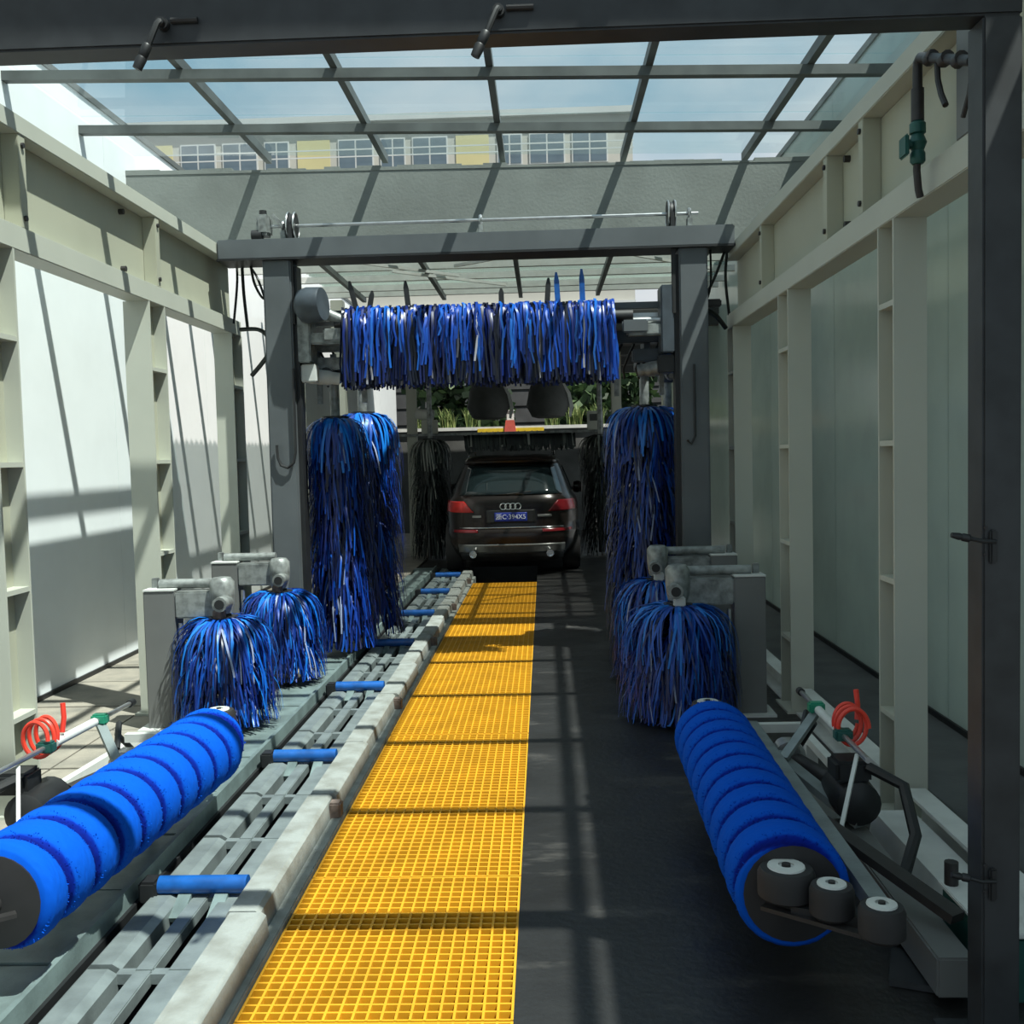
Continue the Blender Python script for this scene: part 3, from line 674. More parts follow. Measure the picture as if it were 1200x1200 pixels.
short_brush(1.28, 7.45, 0.80, 7.35, 0.72, 0.34, 0.88, 24, 'short bushy shaded blue brush on a post, behind its twin by the gantry', dark=True)

# ================================================================== SPIRAL ROLLER BRUSHES
def roller(side, a0, a1, label):
    """side +1: outward is +x. a0 near end, a1 far end of the axis (world)."""
    s = side; a0 = Vector(a0); a1 = Vector(a1)
    t = thing('roller_brush', (a0.x, (a0.y + a1.y) / 2, 0), label, 'brush', 'low spiral roller brushes')
    d = (a1 - a0); ln = d.length; d.normalize(); u = Vector((0, 0, 1)).cross(d).normalized(); w = Vector((0, 0, 1))
    NA, NL, R, pitch = 88, 400, 0.163, ln / 10.0
    rng = random.Random(3 + s)
    m = MB(); gv = []
    for j in range(NL + 1):
        l = ln * j / NL
        for i in range(NA):
            th = 2 * math.pi * i / NA
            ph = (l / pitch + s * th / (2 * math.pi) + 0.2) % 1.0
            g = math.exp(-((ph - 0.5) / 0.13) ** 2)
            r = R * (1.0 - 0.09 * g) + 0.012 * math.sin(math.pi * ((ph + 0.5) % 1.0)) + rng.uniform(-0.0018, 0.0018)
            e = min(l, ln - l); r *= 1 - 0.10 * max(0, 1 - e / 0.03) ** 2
            gv.append(min(1.0, g * rng.uniform(0.85, 1.1)))  # groove value darkens the recess in colour
            m.v.append(a0 + d * l + u * (r * math.cos(th)) + w * (r * math.sin(th)))
    for j in range(NL):
        for i in range(NA):
            k = (i + 1) % NA; m.f.append([j * NA + i, (j + 1) * NA + i, (j + 1) * NA + k, j * NA + k])
    m.f.append([i for i in range(NA)]); m.f.append([NL * NA + i for i in range(NA)][::-1])
    m.build('brush_roll', 'foam_blue', t, True, None, gv)
    st = Strips()
    for k in range(9000):
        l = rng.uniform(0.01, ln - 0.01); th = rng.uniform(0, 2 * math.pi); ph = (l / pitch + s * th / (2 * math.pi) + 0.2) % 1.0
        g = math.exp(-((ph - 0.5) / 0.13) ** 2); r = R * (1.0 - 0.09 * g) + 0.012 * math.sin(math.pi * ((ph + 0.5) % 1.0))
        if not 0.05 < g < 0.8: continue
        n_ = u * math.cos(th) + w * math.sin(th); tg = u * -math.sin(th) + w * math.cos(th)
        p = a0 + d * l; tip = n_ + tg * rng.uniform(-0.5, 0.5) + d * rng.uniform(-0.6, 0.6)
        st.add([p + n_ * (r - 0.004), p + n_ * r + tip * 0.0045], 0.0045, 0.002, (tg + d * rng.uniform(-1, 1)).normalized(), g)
    st.build('bristles', 'foam_blue', t)
    for p, q in ((a0, -d), (a1, d)):
        MB().lathe(p, q, [(0.14, 0), (0.145, 0.012), (0.10, 0.02), (0.03, 0.022), (0.03, 0.07)], 28).build('end_disc', 'rubber', t)
    o = Vector((s, 0, 0))
    def Pt(out, along, z): return Vector((a0.x + s * out + d.x * along, a0.y + along, z))
    # frame beside the roll
    fr = MB().bar(Pt(0.215, -0.14, 0.34), Pt(0.20, ln + 0.12, 0.34), 0.05, 0.05).build('frame_tube', 'galv', t, False)
    MB().bar(Pt(-0.02, ln + 0.09, 0.34), Pt(0.45, ln + 0.09, 0.34), 0.04, 0.04).build('end_arm', 'white_paint', t, False)
    MB().bar(Pt(-0.02, -0.1, 0.33), Pt(0.24, -0.22, 0.33), 0.06, 0.03).build('end_arm', 'black', t, False)
    # guide wheels
    def wheel(c, R0):
        wl = MB().lathe(c - Vector((0, 0, 0.09)), (0, 0, 1), [(R0 * 0.8, 0), (R0, 0.012), (R0, 0.075), (R0 * 0.9, 0.09), (R0 * 0.7, 0.092)], 24).build('guide_wheel', 'rubber', t)
        MB().lathe(c + Vector((0, 0, 0.001)), (0, 0, 1), [(R0 * 0.66, 0), (R0 * 0.64, 0.006), (R0 * 0.28, 0.008), (R0 * 0.28, 0.002)], 20).build('wheel_cap', 'white_paint', wl)
        MB().cyl(c, c + Vector((0, 0, 0.012)), R0 * 0.16, n=8).build('wheel_nut', 'pipe_dark', wl)
    if s > 0:
        wheel(Pt(-0.03, -0.06, 0.43), 0.082); wheel(Pt(0.075, -0.16, 0.42), 0.062); wheel(Pt(0.18, -0.27, 0.41), 0.062)
    wheel(Pt(-0.01, ln + 0.07, 0.47), 0.075)
    MB().bar(Pt(-0.10, -0.07, 0.32), Pt(0.2, -0.30, 0.32), 0.03, 0.012).build('wheel_plate', 'pipe_dark', t, False)
    # floor beam and swing arms
    fb = MB().bar(Pt(0.46, -0.05, 0.09), Pt(0.45, 1.1, 0.09), 0.11, 0.12, bev=0.006).build('floor_beam', 'post_grey' if s > 0 else 'white_paint', t, False)
    MB().bar(Pt(0.45, 0.25, 0.012), Pt(0.38, 0.05, 0.012), 0.16, 0.02).build('anchor_plate', 'white_paint' if s < 0 else 'arch_dark', t, False)
    MB().bar(Pt(0.47, 0.95, 0.18), Pt(0.22, 1.35, 0.34), 0.06, 0.03).build('swing_arm', 'galv', t, False)
    MB().bar(Pt(0.52, 0.1, 0.2), Pt(0.22, 0.55, 0.34), 0.06, 0.03).build('swing_arm', 'pipe_dark', t, False)
    # black drive motor with hoses
    mo = MB().lathe(Pt(0.46, 0.92, 0.26), (0.0, 1, 0.0), [(0.05, 0), (0.085, 0.02), (0.09, 0.12), (0.09, 0.24), (0.06, 0.27)], 18).build('drive_motor', 'black', t)
    MB().cyl(Pt(0.42, 1.19, 0.27), Pt(0.30, 1.50, 0.29), 0.035, n=12).build('drive_shaft', 'pipe_dark', mo)
    MB().lathe(Pt(0.30, 1.42, 0.30), (0, 1, 0.1), [(0.04, 0), (0.07, 0.01), (0.07, 0.07), (0.05, 0.09), (0.05, 0.12)], 14).build('gear_case', 'steel', mo)
    B(*sorted((Pt(0.40, 0.00, 0).x, Pt(0.54, 0.00, 0).x)), a0.y + 0.96, a0.y + 1.10, 0.33, 0.42, 0.015).build('terminal_box', 'black', mo, False)
    MB().tube([Pt(0.50, 0.96, 0.40), Pt(0.60, 0.85, 0.36), Pt(0.60, 0.72, 0.22), Pt(0.52, 0.60, 0.12), Pt(0.48, 0.42, 0.17)], 0.022, 8).build('hose', 'black', mo)
    MB().tube([Pt(0.36, 1.50, 0.36), Pt(0.42, 1.65, 0.44), Pt(0.48, 1.75, 0.36), Pt(0.44, 1.90, 0.2)], 0.014, 8).build('hose', 'black', mo)
    # air cylinder rod with clamps and red coiled hose
    cyl = MB().cyl(Pt(0.43, 0.72, 0.50), Pt(0.43, 1.78, 0.50), 0.011, n=10).build('air_rod', 'steel', t)
    MB().cyl(Pt(0.43, 1.12, 0.50), Pt(0.43, 1.45, 0.50), 0.019, n=12).build('air_barrel', 'white_paint', cyl)
    for al in (1.06, 1.50):
        c = Pt(0.43, al, 0.50); B(c.x - 0.035, c.x + 0.035, c.y - 0.025, c.y + 0.025, 0.478, 0.525, 0.008).build('clamp', 'green_clip' if al > 1.2 else 'valve_green', cyl, False)
    c = Pt(0.43, 1.78, 0.50); MB().cyl(c, c + Vector((0, 0.04, 0)), 0.018, n=10).build('rod_end', 'black', cyl)
    MB().bar(Pt(0.43, 1.50, 0.48), Pt(0.24, 1.28, 0.34), 0.04, 0.02).build('lever', 'galv', t, False)
    MB().bar(Pt(0.43, 0.86, 0.48), Pt(0.30, 0.62, 0.26), 0.014, 0.014).build('link_rod', 'white_paint', t, False)
    hp = []
    hc = Pt(0.47, 1.10, 0.53)
    for i in range(90):
        th = 2 * math.pi * i / 30.0
        hp.append(hc + Vector((0.055 * math.cos(th) * (1 + 0.08 * math.sin(th * 0.31)), -0.06 + 0.045 * i / 30, 0.075 * math.sin(th))))
    MB().tube(hp, 0.009, 8).build('coiled_hose', 'red_hose', t)
    MB().tube([hc + Vector((0.05, 0.075, 0.0)), hc + Vector((0.055, 0.085, 0.06)), hc + Vector((0.05, 0.09, 0.12))], 0.011, 8).build('hose_end', 'red_hose', t)
    # low white frame
    MB().bar(Pt(0.74 if s < 0 else 0.60, 1.45, 0.13), Pt(0.74 if s < 0 else 0.58, 2.55, 0.13), 0.04, 0.04).build('base_bar', 'white_paint', t, False)
    MB().bar(Pt(0.76 if s < 0 else 0.60, 2.53, 0.13), Pt(0.36 if s < 0 else 0.16, 2.53, 0.13), 0.04, 0.04).build('base_bar', 'white_paint', t, False)
    MB().bar(Pt(0.50, 0.4, 0.045), Pt(0.46, 1.9, 0.045), 0.10, 0.03).build('base_bar', 'white_paint' if s < 0 else 'post_grey', t, False)
    for al in (1.5, 2.3):
        q = Pt(0.74 if s < 0 else 0.59, al, 0); B(q.x - 0.03, q.x + 0.03, q.y - 0.03, q.y + 0.03, 0, 0.11).build('foot', 'white_paint', t, False)
    for al in (0.75, 1.45):
        q = Pt(0.215, al, 0); B(q.x - 0.02, q.x + 0.02, q.y - 0.02, q.y + 0.02, 0.0 if s > 0 else 0.013, 0.315).build('frame_leg', 'galv', t, False)
    return t
roller(-1, (-1.685, 2.98, 0.33), (-1.575, 4.66, 0.33), 'bright blue spiral roller brush lying along the conveyor in sunlight')
roller(1, (0.705, 2.98, 0.33), (0.745, 4.66, 0.33), 'deep blue spiral roller brush lying low beside the dark lane in shade')
t = thing('anchor_box', (1.35, 3.15, 0), 'dark steel anchor box with a pale lid behind the guide wheels', 'box')
B(1.27, 1.46, 2.95, 3.32, 0, 0.20, 0.01).build('body', 'valve_green', t, False)
B(1.26, 1.47, 2.94, 3.33, 0.20, 0.215, 0.003).build('lid', 'white_paint', t, False)
MB().cyl((1.29, 3.29, 0.215), (1.29, 3.29, 0.29), 0.022, n=10).build('knob', 'pipe_dark', t)

# ================================================================== PIPE AND CABLES
pp = thing('water_pipe', (1.45, 4.0, 2.55), 'black water pipe with a green ball valve clipped to the shaded girder', 'pipe')
MB().tube([(1.46, 4.02, 2.585), (1.45, 4.01, 2.61), (1.44, 4.0, 2.68), (1.44, 3.99, 2.78)], 0.014, 10).build('lower_pipe', 'pipe_dark', pp)
MB().tube([(1.44, 3.99, 2.84), (1.44, 3.99, 3.05), (1.44, 3.985, 3.075), (1.44, 3.96, 3.085), (1.44, 3.5, 2.90)], 0.018, 10).build('upper_pipe', 'pipe_dark', pp)
va = MB().lathe((1.44, 3.99, 2.70), (0, 0, 1), [(0.02, 0), (0.028, 0.01), (0.028, 0.04), (0.022, 0.05), (0.034, 0.08), (0.022, 0.11), (0.03, 0.115), (0.03, 0.15), (0.02, 0.16)], 14).build('valve', 'valve_green', pp)
MB().cyl((1.385, 3.99, 2.775), (1.44, 3.99, 2.775), 0.018, n=10).build('valve_stem', 'valve_green', va)
B(1.375, 1.39, 3.93, 4.01, 2.72, 2.80, 0.006).build('valve_lever', 'valve_green', va, False)
MB().cyl((1.44, 3.99, 2.86), (1.44, 3.99, 2.98), 0.024, n=12).build('sleeve', 'pipe_dark', pp)
for yy in (3.86, 3.72, 3.60): MB().cyl((1.44, yy - 0.02, 3.045 - (3.86 - yy) * 0.40), (1.44, yy + 0.02, 3.045 - (3.86 - yy) * 0.40), 0.025, n=10).build('coupler', 'pipe_dark', pp)
MB().tube([(1.44, 3.80, 3.02), (1.44, 3.79, 2.94), (1.44, 3.76, 2.88), (1.44, 3.72, 2.83)], 0.011, 8).build('branch_hose', 'pipe_dark', pp)
MB().tube([(1.44, 3.50, 2.90), (1.44, 3.49, 2.88), (1.44, 3.52, 2.80), (1.44, 3.57, 2.74)], 0.009, 8).build('branch_hose', 'pipe_dark', pp)
def cable(pts, r, label, group):
    # smooth the path
    P = [Vector(p) for p in pts]; out = []
    for i in range(len(P) - 1):
        p0 = P[max(i - 1, 0)]; p1 = P[i]; p2 = P[i + 1]; p3 = P[min(i + 2, len(P) - 1)]
        for k in range(6):
            t = k / 6; out.append(0.5 * ((2 * p1) + (p2 - p0) * t + (2 * p0 - 5 * p1 + 4 * p2 - p3) * t * t + (3 * p1 - p0 - 3 * p2 + p3) * t ** 3))
    out.append(P[-1]); o = MB().tube(out, r, 6).build('cable', 'cable'); tag(o, label, 'cable', group)
gname = 'cables hanging at the gantry ends'
cable([(-2.45, 8.30, 3.33), (-2.44, 8.29, 3.1), (-2.47, 8.25, 2.75)], 0.010, 'thin dark cable hanging straight from the sunlit girder end', gname)
cable([(-2.40, 8.30, 3.30), (-2.38, 8.25, 3.0), (-2.36, 8.25, 2.72)], 0.013, 'thicker straight dark cable close beside the sunlit girder end', gname)
cable([(-2.48, 8.34, 3.335), (-2.30, 8.33, 3.15), (-2.15, 8.21, 2.75)], 0.010, 'dark cable slanting from the sunlit girder end to the left gantry upright', gname)
cable([(-2.30, 8.20, 3.195), (-2.27, 8.18, 3.05), (-2.20, 8.15, 2.93), (-2.145, 8.12, 2.95)], 0.011, 'short dark cable drooping under the left end of the gantry crossbeam', gname)
cable([(-2.42, 8.25, 2.70), (-2.26, 8.2, 2.69), (-2.17, 8.15, 2.62), (-2.16, 8.12, 2.50), (-2.24, 8.2, 2.42), (-2.34, 8.25, 2.33)], 0.018, 'thick dark cable kinked below the sunlit girder end', gname)
cable([(1.29, 8.15, 2.74), (1.38, 8.2, 2.70), (1.47, 8.25, 2.60)], 0.018, 'thick dark cable bowed out from the right gantry upright', gname)
cable([(1.30, 8.15, 2.85), (1.38, 8.2, 3.0), (1.46, 8.22, 3.192)], 0.011, 'dark cable rising from the right gantry upright to the shaded girder', gname)
cable([(1.495, 8.30, 3.22), (1.48, 8.3, 3.0), (1.505, 8.3, 2.71)], 0.012, 'dark cable hanging down the end of the shaded girder', gname)
cable([(1.30, 8.15, 2.80), (1.33, 8.10, 2.93), (1.33, 8.10, 3.19)], 0.009, 'thinnest dark cable standing up above the junction box', gname)
o = B(1.30, 1.42, 8.14, 8.24, 2.76, 2.82, 0.01).build('junction_box', 'pipe_dark'); tag(o, 'small dark junction box beside the right gantry upright', 'box')

# ================================================================== CAR
CX, CY = -0.46, 13.72
car = thing('car', (CX, CY + 2.3, 0), 'dark brown SUV with red tail lights and blue number plate driving out of the wash', 'car')
SEC = [(0.20, .78, .16, 4.45), (0.28, .86, .07, 4.56), (0.42, .925, .0, 4.62), (0.58, .945, -.02, 4.62), (0.63, .945, .0, 4.61), (0.66, .94, .035, 4.60), (0.80, .95, .045, 4.57),
       (0.93, .945, .055, 4.48), (1.0, .925, .075, 4.25), (1.04, .90, .09, 3.55), (1.08, .865, .12, 3.35), (1.25, .80, .25, 2.95), (1.42, .73, .39, 2.55), (1.51, .69, .45, 2.35),
       (1.535, .68, .34, 2.28), (1.56, .67, .33, 2.2), (1.60, .63, .40, 2.1), (1.63, .56, .55, 2.0), (1.645, .40, .80, 1.85)]
def sec(z):
    for a, b in zip(SEC, SEC[1:]):
        if a[0] <= z <= b[0]:
            t = (z - a[0]) / (b[0] - a[0]); return [a[i] + (b[i] - a[i]) * t for i in (1, 2, 3)]
    return list((SEC[0] if z < SEC[0][0] else SEC[-1])[1:])
NE = 5.0
def rear_y(x, z):
    w, yr, yf = sec(z); Lh = (yf - yr) / 2; f = min(0.999, abs(x) / w)
    return (yr + yf) / 2 - Lh * (1 - f ** NE) ** (1 / NE) + 0.035 * (x / w) ** 2
def side_x(y, z):
    w, yr, yf = sec(z); Lh = (yf - yr) / 2; f = min(0.999, abs(y - (yr + yf) / 2) / Lh); return w * (1 - f ** NE) ** (1 / NE)
m = MB(); NO = 96
zl = []
for a, b in zip(SEC, SEC[1:]):
    k = max(1, int((b[0] - a[0]) / 0.06)); zl += [a[0] + (b[0] - a[0]) * i / k for i in range(k)]
zl.append(SEC[-1][0])
for z in zl:
    w, yr, yf = sec(z); Lh = (yf - yr) / 2; ym = (yr + yf) / 2
    for i in range(NO):
        th = 2 * math.pi * i / NO; c, sn = math.cos(th), math.sin(th)
        x = w * math.copysign(abs(c) ** (2 / NE), c); yv = ym + Lh * math.copysign(abs(sn) ** (2 / NE), sn)
        if sn < 0: yv += 0.035 * (x / w) ** 2
        m.v.append(Vector((CX + x, CY + yv, z)))
for j in range(len(zl) - 1):
    for i in range(NO):
        k = (i + 1) % NO; m.f.append([j * NO + i, j * NO + k, (j + 1) * NO + k, (j + 1) * NO + i])
m.f.append([i for i in range(NO)][::-1]); m.f.append([(len(zl) - 1) * NO + i for i in range(NO)])
body = m.build('body', 'car_paint', car)
def patch(name, mt, zr, xf, off=0.006, parent=car, nx=14, nz=8, label=None):
    """Piece of the rear surface between x-range xf(z) and z-range."""
    m = MB()
    for j in range(nz + 1):
        z = zr[0] + (zr[1] - zr[0]) * j / nz; x0, x1 = xf(z)
        for i in range(nx + 1):
            x = x0 + (x1 - x0) * i / nx; m.v.append(Vector((CX + x, CY + rear_y(x, z) - off, z)))
    for j in range(nz):
        for i in range(nx): a = j * (nx + 1) + i; m.f.append([a, a + 1, a + nx + 2, a + nx + 1])
    o = m.build(name, mt, parent); md = o.modifiers.new('solid', 'SOLIDIFY'); md.thickness = 0.02; md.offset = 0
    if label: o['label'] = label
    return o
def spatch(name, mt, s, yr, zr, off=0.006):
    m = MB(); nx, nz = 10, 6
    for j in range(nz + 1):
        z = zr[0] + (zr[1] - zr[0]) * j / nz
        for i in range(nx + 1):
            a = yr[0] + (yr[1] - yr[0]) * i / nx + (z - 1.1) * (0.75 if i < nx / 2 else -0.9) * abs(i - nx / 2) / (nx / 2); m.v.append(Vector((CX + s * (side_x(a, z) + off), CY + a, z)))
    for j in range(nz):
        for i in range(nx): a = j * (nx + 1) + i; m.f.append([a, a + 1, a + nx + 2, a + nx + 1])
    o = m.build(name, mt, car); md = o.modifiers.new('solid', 'SOLIDIFY'); md.thickness = 0.02; md.offset = 0
patch('rear_window', 'car_glass', (1.10, 1.49), lambda z: (-(.70 - (z - 1.10) * .28), .70 - (z - 1.10) * .28), 0.008)
for s in (-1, 1):
    patch('tail_light', 'tail_red_sunlit' if s < 0 else 'tail_shade_reflector_red', (0.87, 1.02), (lambda z: (-.90, -.50 - (z - .87) * .9)) if s < 0 else (lambda z: (.50 + (z - .87) * .9, .90)), 0.012, label='red tail light' if s < 0 else 'red tail light painted in a shaded tone')  # left lens painted sunlit, right lens painted shaded
    patch('reflector', 'tail_shade_reflector_red', (0.60, 0.635), (lambda z: (-.80, -.45)) if s < 0 else (lambda z: (.42, .82)), 0.012)
    spatch('side_window', 'car_glass', s, (0.95, 2.75), (1.12, 1.47))
    MB().tube([(CX + s * 0.60, CY + 0.75, 1.63), (CX + s * 0.60, CY + 0.85, 1.68), (CX + s * 0.60, CY + 2.2, 1.68), (CX + s * 0.60, CY + 2.35, 1.60)], 0.016, 8).build('roof_rail', 'chrome', car)
    mi = MB().lathe((CX + s * 0.90, CY + 2.95, 1.10), (s, 0, 0), [(0.02, 0), (0.085, 0.03), (0.10, 0.09), (0.085, 0.16), (0.04, 0.18)], 14).build('door_mirror', 'car_paint', car)
    MB().lathe((CX + s * 0.52, CY + 0.05, 0.31), (0, -1, 0), [(0.05, 0), (0.05, 0.06), (0.04, 0.06), (0.038, 0.02)], 16).build('exhaust_tip', 'chrome', car)
    for wy in (0.92, 3.72):
        c = Vector((CX + s * 0.70, CY + wy, 0.355))
        ti = MB().lathe(c, (s, 0, 0), [(0.20, 0), (0.33, 0.0), (0.355, 0.03), (0.355, 0.21), (0.33, 0.245), (0.24, 0.25), (0.23, 0.22)], 28).build('wheel', 'rubber', car)
        MB().lathe(c + Vector((s * 0.16, 0, 0)), (s, 0, 0), [(0.23, 0), (0.22, 0.05), (0.06, 0.07), (0.03, 0.08)], 20).build('rim', 'chrome', ti)
patch('number_plate', 'plate_blue', (0.745, 0.865), lambda z: (-.22, .22), 0.014)
patch('plate_recess', 'car_black', (0.72, 0.90), lambda z: (-.33, .33), 0.004)
patch('bumper_trim', 'chrome', (0.655, 0.668), lambda z: (-.70, .70), 0.012, nz=2)
patch('skid_plate', 'skid_grey', (0.33, 0.44), lambda z: (-.72, .72), 0.012)
patch('diffuser', 'car_black', (0.20, 0.33), lambda z: (-.70, .70), 0.014)
for s in (-1, 1): patch('latch_trim', 'skid_grey', (0.80, 0.83), (lambda z: (-.52, -.40)) if s < 0 else (lambda z: (.36, .55)), 0.008)
yb = CY + rear_y(0, 0.94) - 0.02
for k in range(4):
    MB().torus((CX - 0.099 + 0.066 * k, yb, 0.945), (0, 1, 0), 0.041, 0.008, 24, 6).build('ring_emblem', 'chrome', car)
wb = MB().tube([(CX - 0.05, CY + rear_y(0, 1.11) - 0.02, 1.11), (CX + 0.28, CY + rear_y(0.3, 1.13) - 0.02, 1.14)], 0.009, 6).build('rear_wiper', 'car_black', car)
def text(body_, size, loc, mt, parent, name, ext=0.002):
    cu = bpy.data.curves.new(name, 'FONT'); cu.body = body_; cu.size = size; cu.align_x = 'CENTER'; cu.align_y = 'CENTER'; cu.extrude = ext
    to = bpy.data.objects.new(name + '_tmp', cu); COL.objects.link(to)
    dg = bpy.context.evaluated_depsgraph_get(); me = bpy.data.meshes.new_from_object(to.evaluated_get(dg)); bpy.data.objects.remove(to)
    me.transform(Matrix.Rotation(math.radians(90), 4, 'X')); me.materials.clear(); me.materials.append(MATS[mt]); me.name = name
    o = bpy.data.objects.new(name, me); COL.objects.link(o); o.parent = parent; o.location = Vector(loc) - WPOS[parent]; WPOS[o] = Vector(loc)
    return o
text('浙C·394X5', 0.088, (CX, CY + rear_y(0, 0.805) - 0.03, 0.805), 'plate_white', car, 'plate_lettering')

# ================================================================== DRYING BAY BEYOND
for s, x, lab in ((-1, -2.12, 'pale square upright of the drying frame near the sunlit wall'), (1, 1.22, 'pale square upright of the drying frame on the shaded side')):
    pass
rg = thing('drying_frame', (-0.45, 16.6, 0), 'pale steel frame with a thin crossbar above the dark cloth brushes', 'frame')
for x in (-2.13, 1.24):
    B(x - 0.11, x + 0.05, 16.85, 17.0, 0, 3.28, 0.008).build('upright', 'cream_pale', rg, False)
B(-2.5, 1.5, 16.80, 16.85, 1.98, 2.02).build('crossbar', 'machine_grey', rg, False)
B(-1.98, -1.72, 16.68, 16.82, 2.018, 2.24, 0.01).build('control_box', 'cream_pale', rg, False)
bx_ = B(0.72, 0.98, 16.70, 16.82, 2.018, 2.32, 0.01).build('control_box', 'cream_pale', rg, False)
B(0.76, 0.94, 16.69, 16.705, 2.16, 2.27).build('box_window', 'wall_dark', bx_, False)
MB().lathe((-2.09, 16.86, 2.35), (1, -0.15, -0.12), [(0.05, 0), (0.085, 0.02), (0.10, 0.28), (0.085, 0.30), (0.07, 0.27)], 18).build('camera_housing', 'white_paint', rg)
db = []
for k, (x, yv, lab) in enumerate(((-1.80, 16.30, 'dark leafy cloth brush left of the car, under the crossbar'), (0.90, 16.30, 'dark leafy cloth brush between the car and the right tall brush'))):
    tall_brush(x, yv, 1.92, 0.35, 40 + k, lab, m='strip_dark', layers=18, nper=40, shaft_top=3.43, name='cloth_brush', group='dark cloth brushes of the drying frame', drop=0.45)
mt_ = thing('cloth_curtain', (-0.45, 16.9, 1.6), 'fringe of dark cloth strips hanging above the car roof', 'brush')
MB().cyl((-1.3, 16.99, 1.98), (0.5, 16.99, 1.98), 0.03, n=10).build('core_tube', 'black', mt_)
for x in (-1.28, 0.48): B(x - 0.015, x + 0.015, 16.84, 17.0, 1.97, 2.0).build('bracket', 'machine_grey', mt_, False)
st = Strips(); rng = random.Random(8)
for k in range(300):
    x = rng.uniform(-1.3, 0.5); sg = rng.choice((-1, 1)); L_ = rng.uniform(0.18, 0.30); rv = rng.random()
    pts = [Vector((x + 0.02 * t, 16.99 + sg * 0.10 * math.sin(t * 1.6), 1.99 + 0.03 * math.sin(t * 3) - L_ * t ** 1.6)) for t in (0, .25, .5, .75, 1)]
    st.add(pts, 0.05, 0.03, Vector((1, 0, 0)), rv)
st.build('strips', 'strip_dark', mt_)
# blower nozzles
for k, x in enumerate((-1.0, 0.10)):
    t = thing('air_blower', (x, 19.0, 2.3), 'grey air blower with a curved white outlet fin, ' + ('left' if k == 0 else 'right') + ' of the pair above the car', 'blower', 'air blowers behind the frame')
    MB().lathe((x, 19.0, 3.28), (0, 0, -1), [(0.16, -0.13), (0.16, 0), (0.20, 0.1), (0.34, 0.45), (0.40, 0.75), (0.30, 0.95), (0.20, 0.98)], 20).build('housing', 'wall_dark', t)
    sg = 1
    P = [(x + 0.30, 2.95), (x + 0.42, 2.75), (x + 0.47, 2.5), (x + 0.42, 2.3), (x + 0.38, 2.32), (x + 0.40, 2.52), (x + 0.36, 2.74), (x + 0.27, 2.9)]
    MB().prism(P, 'y', 18.88, 18.93).build('outlet_fin', 'white_paint', t, False)
# garden wall, planter, sign
gw = sroot('wall_back', (-0.5, 22.1, 0)); MB().box(-6, 5, 22.0, 22.25, 0, 2.18).build('wall_core', 'wall_dark', gw, False)
MB().box(-6, 5, 21.94, 22.3, 2.18, 2.25).build('coping', 'white_paint', gw, False)
sg = thing('banner_sign', (-0.70, 21.95, 1.93), 'yellow banner with dark writing and a red emblem on the garden wall', 'sign')
B(-1.40, 0.02, 21.93, 21.96, 1.93, 2.21).build('board', 'sign_yellow', sg, False)
MB().prism([(-0.80, 1.88), (-0.60, 1.88), (-0.56, 2.05), (-0.61, 2.38), (-0.79, 2.38), (-0.84, 2.05)], 'y', 21.90, 21.94).build('emblem', 'sign_red', sg, False)
rng = random.Random(4)
for x in (-1.30, -1.18, -1.06, -0.94, -0.50, -0.38, -0.26, -0.14):
    m = MB()
    for q in range(3): m.box(x - 0.04, x + 0.04, 21.922, 21.93, 2.00 + 0.055 * q, 2.02 + 0.055 * q)
    xo = rng.uniform(-0.03, 0.03); m.box(x + xo - 0.01, x + xo + 0.01, 21.922, 21.93, 1.99, 2.15); m.build('lettering', 'sign_ink', sg, False)
t = thing('white_bollard', (-0.60, 22.1, 2.25), 'small white post standing on the coping above the sign', 'post')
B(-0.78, -0.62, 22.05, 22.17, 2.25, 2.58, 0.01).build('shaft', 'white_paint', t, False)
B(-0.80, -0.60, 22.03, 22.19, 2.58, 2.60, 0.005).build('cap', 'white_paint', t, False)

def grass(cx, cy, z, R, h, n, seed, label):
    t = thing('grass_plant', (cx, cy, z), label, 'plant', 'spiky plants on the garden wall')
    st = Strips(); r = random.Random(seed)
    for k in range(n):
        a = r.uniform(0, 6.283); ln = h * r.uniform(0.6, 1.1); sp = R * r.uniform(0.2, 1.0); bx0 = Vector((cx + r.uniform(-.15, .15), cy + r.uniform(-.06, .06), z))
        pts = [bx0 + Vector((math.cos(a) * sp * t_ ** 1.4, math.sin(a) * sp * t_ ** 1.4 * 0.6, ln * (t_ - 0.3 * t_ * t_))) for t_ in (0, .33, .66, 1)]
        st.add(pts, 0.035, 0.006, Vector((-math.sin(a), math.cos(a), 0)), r.random())
    st.build('leaves', 'leaf_grass', t)
for k, x in enumerate((-2.60, -2.05, -1.50, 0.20, 0.68, 1.16)):
    grass(x, 22.12, 2.25, 0.20, 0.60, 60, 60 + k, ('spiky green plant on the coping, farthest from the white post towards the sunlit wall', 'spiky green plant on the coping between two others, sunlit-wall side of the banner', 'spiky green plant on the coping just before the yellow banner', 'spiky green plant on the coping just past the yellow banner', 'spiky green plant on the coping between two others, shaded side of the banner', 'spiky green plant on the coping, farthest from the white post towards the shaded wall')[k])

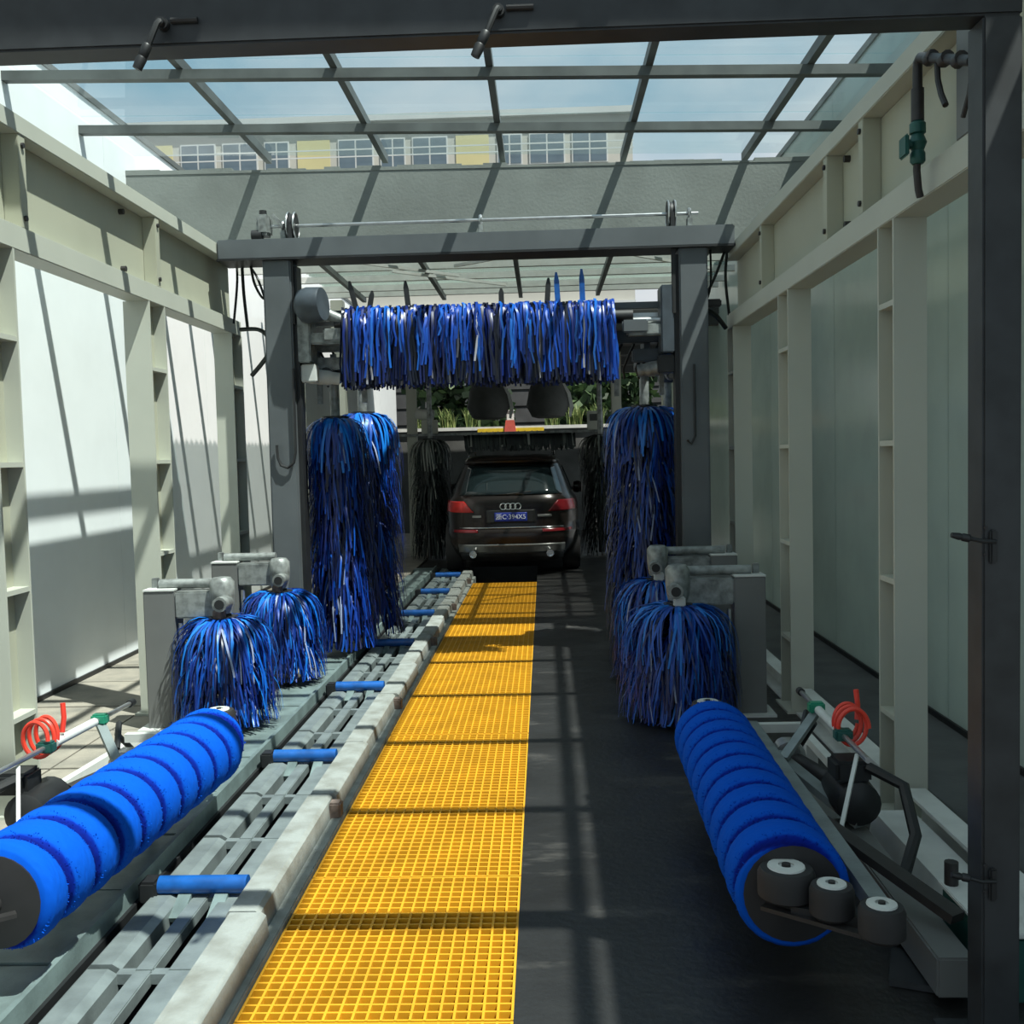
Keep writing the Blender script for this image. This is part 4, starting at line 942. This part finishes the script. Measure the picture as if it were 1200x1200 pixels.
def tree(cx, cy, h, R, seed, label, n=900, trunk=0.12):
    t = thing('garden_tree', (cx, cy, -0.45), label, 'tree', 'dark trees beyond the garden wall')
    MB().tube([(cx, cy, -0.45), (cx + 0.1, cy, h * 0.35), (cx - 0.05, cy, h * 0.7)], trunk, 8).build('trunk', 'bark', t)
    st = Strips(); r = random.Random(seed)
    cl = [(cx + r.uniform(-.6, .6) * R, cy + r.uniform(-.6, .6) * R, h * r.uniform(0.45, 0.95), R * r.uniform(0.35, 0.6)) for _ in range(14)]
    for k in range(n):
        c = r.choice(cl); d = Vector((r.gauss(0, 1), r.gauss(0, 1), r.gauss(0, 1))).normalized() * c[3] * r.uniform(0.6, 1.0)
        p = Vector(c[:3]) + d; ax = Vector((r.gauss(0, 1), r.gauss(0, 1), r.gauss(0, .6))).normalized(); sd = ax.cross(Vector((r.random(), r.random(), r.random() + .1))).normalized()
        st.add([p - ax * 0.13, p, p + ax * 0.13], 0.05, 0.05, sd * 3, r.random())
    st.build('crown', 'leaf_dark', t)
for k, (x, yv, h, R) in enumerate(((-5.6, 26.5, 4.6, 1.7), (-2.2, 26.5, 4.2, 1.6), (1.6, 26.5, 4.4, 1.6), (5.0, 26.5, 4.6, 1.7))):
    tree(x, yv, h, R, 80 + k, ('broad dark tree beyond the wall, shading the sunlit side', 'dark tree beyond the wall behind the left spiky plants', 'dark tree beyond the wall behind the right spiky plants', 'broad dark tree beyond the wall, on the shaded side')[k], 1500)
sh = thing('shed', (-0.5, 31, -0.45), 'low dark building with horizontal siding beyond the garden', 'building')
MB().box(-14, 13, 30, 36, -0.45, 5.0).build('wall', 'siding', sh, False)
for k in range(11): MB().box(-14, 13, 29.95, 30, -0.3 + 0.48 * k, 0.10 + 0.48 * k).build('siding_board', 'siding', sh, False)
MB().box(-14.4, 13.4, 29.6, 36.4, 5.0, 5.2).build('roof', 'dark_roof', sh, False)

# apartment block far behind
ab = thing('apartment_block', (-12, 62, -0.45), 'far pale apartment block with yellow panels and rows of windows seen through the glass roof', 'building')
HX0, HX1, HT = -30.0, 5.5, 21.0
MB().box(HX0, HX1, 60, 72, -0.45, HT).build('wall', 'facade_cream', ab, False)
MB().box(HX0 - 0.3, HX1 + 0.3, 59.7, 72.3, HT, HT + 0.35).build('parapet', 'facade_white', ab, False)
for fz in (2.0, 5.0, 8.0, 11.0, 14.5, 18.2):
    MB().box(HX0, HX1, 59.6, 60, fz - 0.9, fz - 0.65).build('floor_band', 'facade_white', ab, False)
for fz in (14.6, 18.3):
    for dz in (0.55, 0.95): MB().box(HX0, HX1, 59.3, 59.34, fz + dz, fz + dz + 0.07).build('balcony_rail', 'facade_white', ab, False)
    x = HX0 + 0.8; k = 0
    while x < HX1 - 2.0:
        w = 1.9 if k % 3 else 1.3
        if k % 4 == 3: MB().box(x, x + w, 59.94, 60, fz - 0.4, fz + 1.75).build('yellow_panel', 'facade_yellow', ab, False)
        else:
            wi = MB().box(x - 0.08, x + w + 0.08, 59.93, 60, fz, fz + 1.75).build('window', 'facade_white', ab, False)
            MB().box(x, x + w / 2 - 0.05, 59.91, 59.95, fz + 0.08, fz + 1.67).build('pane', 'window_dark', wi, False)
            MB().box(x + w / 2 + 0.05, x + w, 59.91, 59.95, fz + 0.08, fz + 1.67).build('pane', 'window_dark', wi, False)
        x += w + 0.55; k += 1
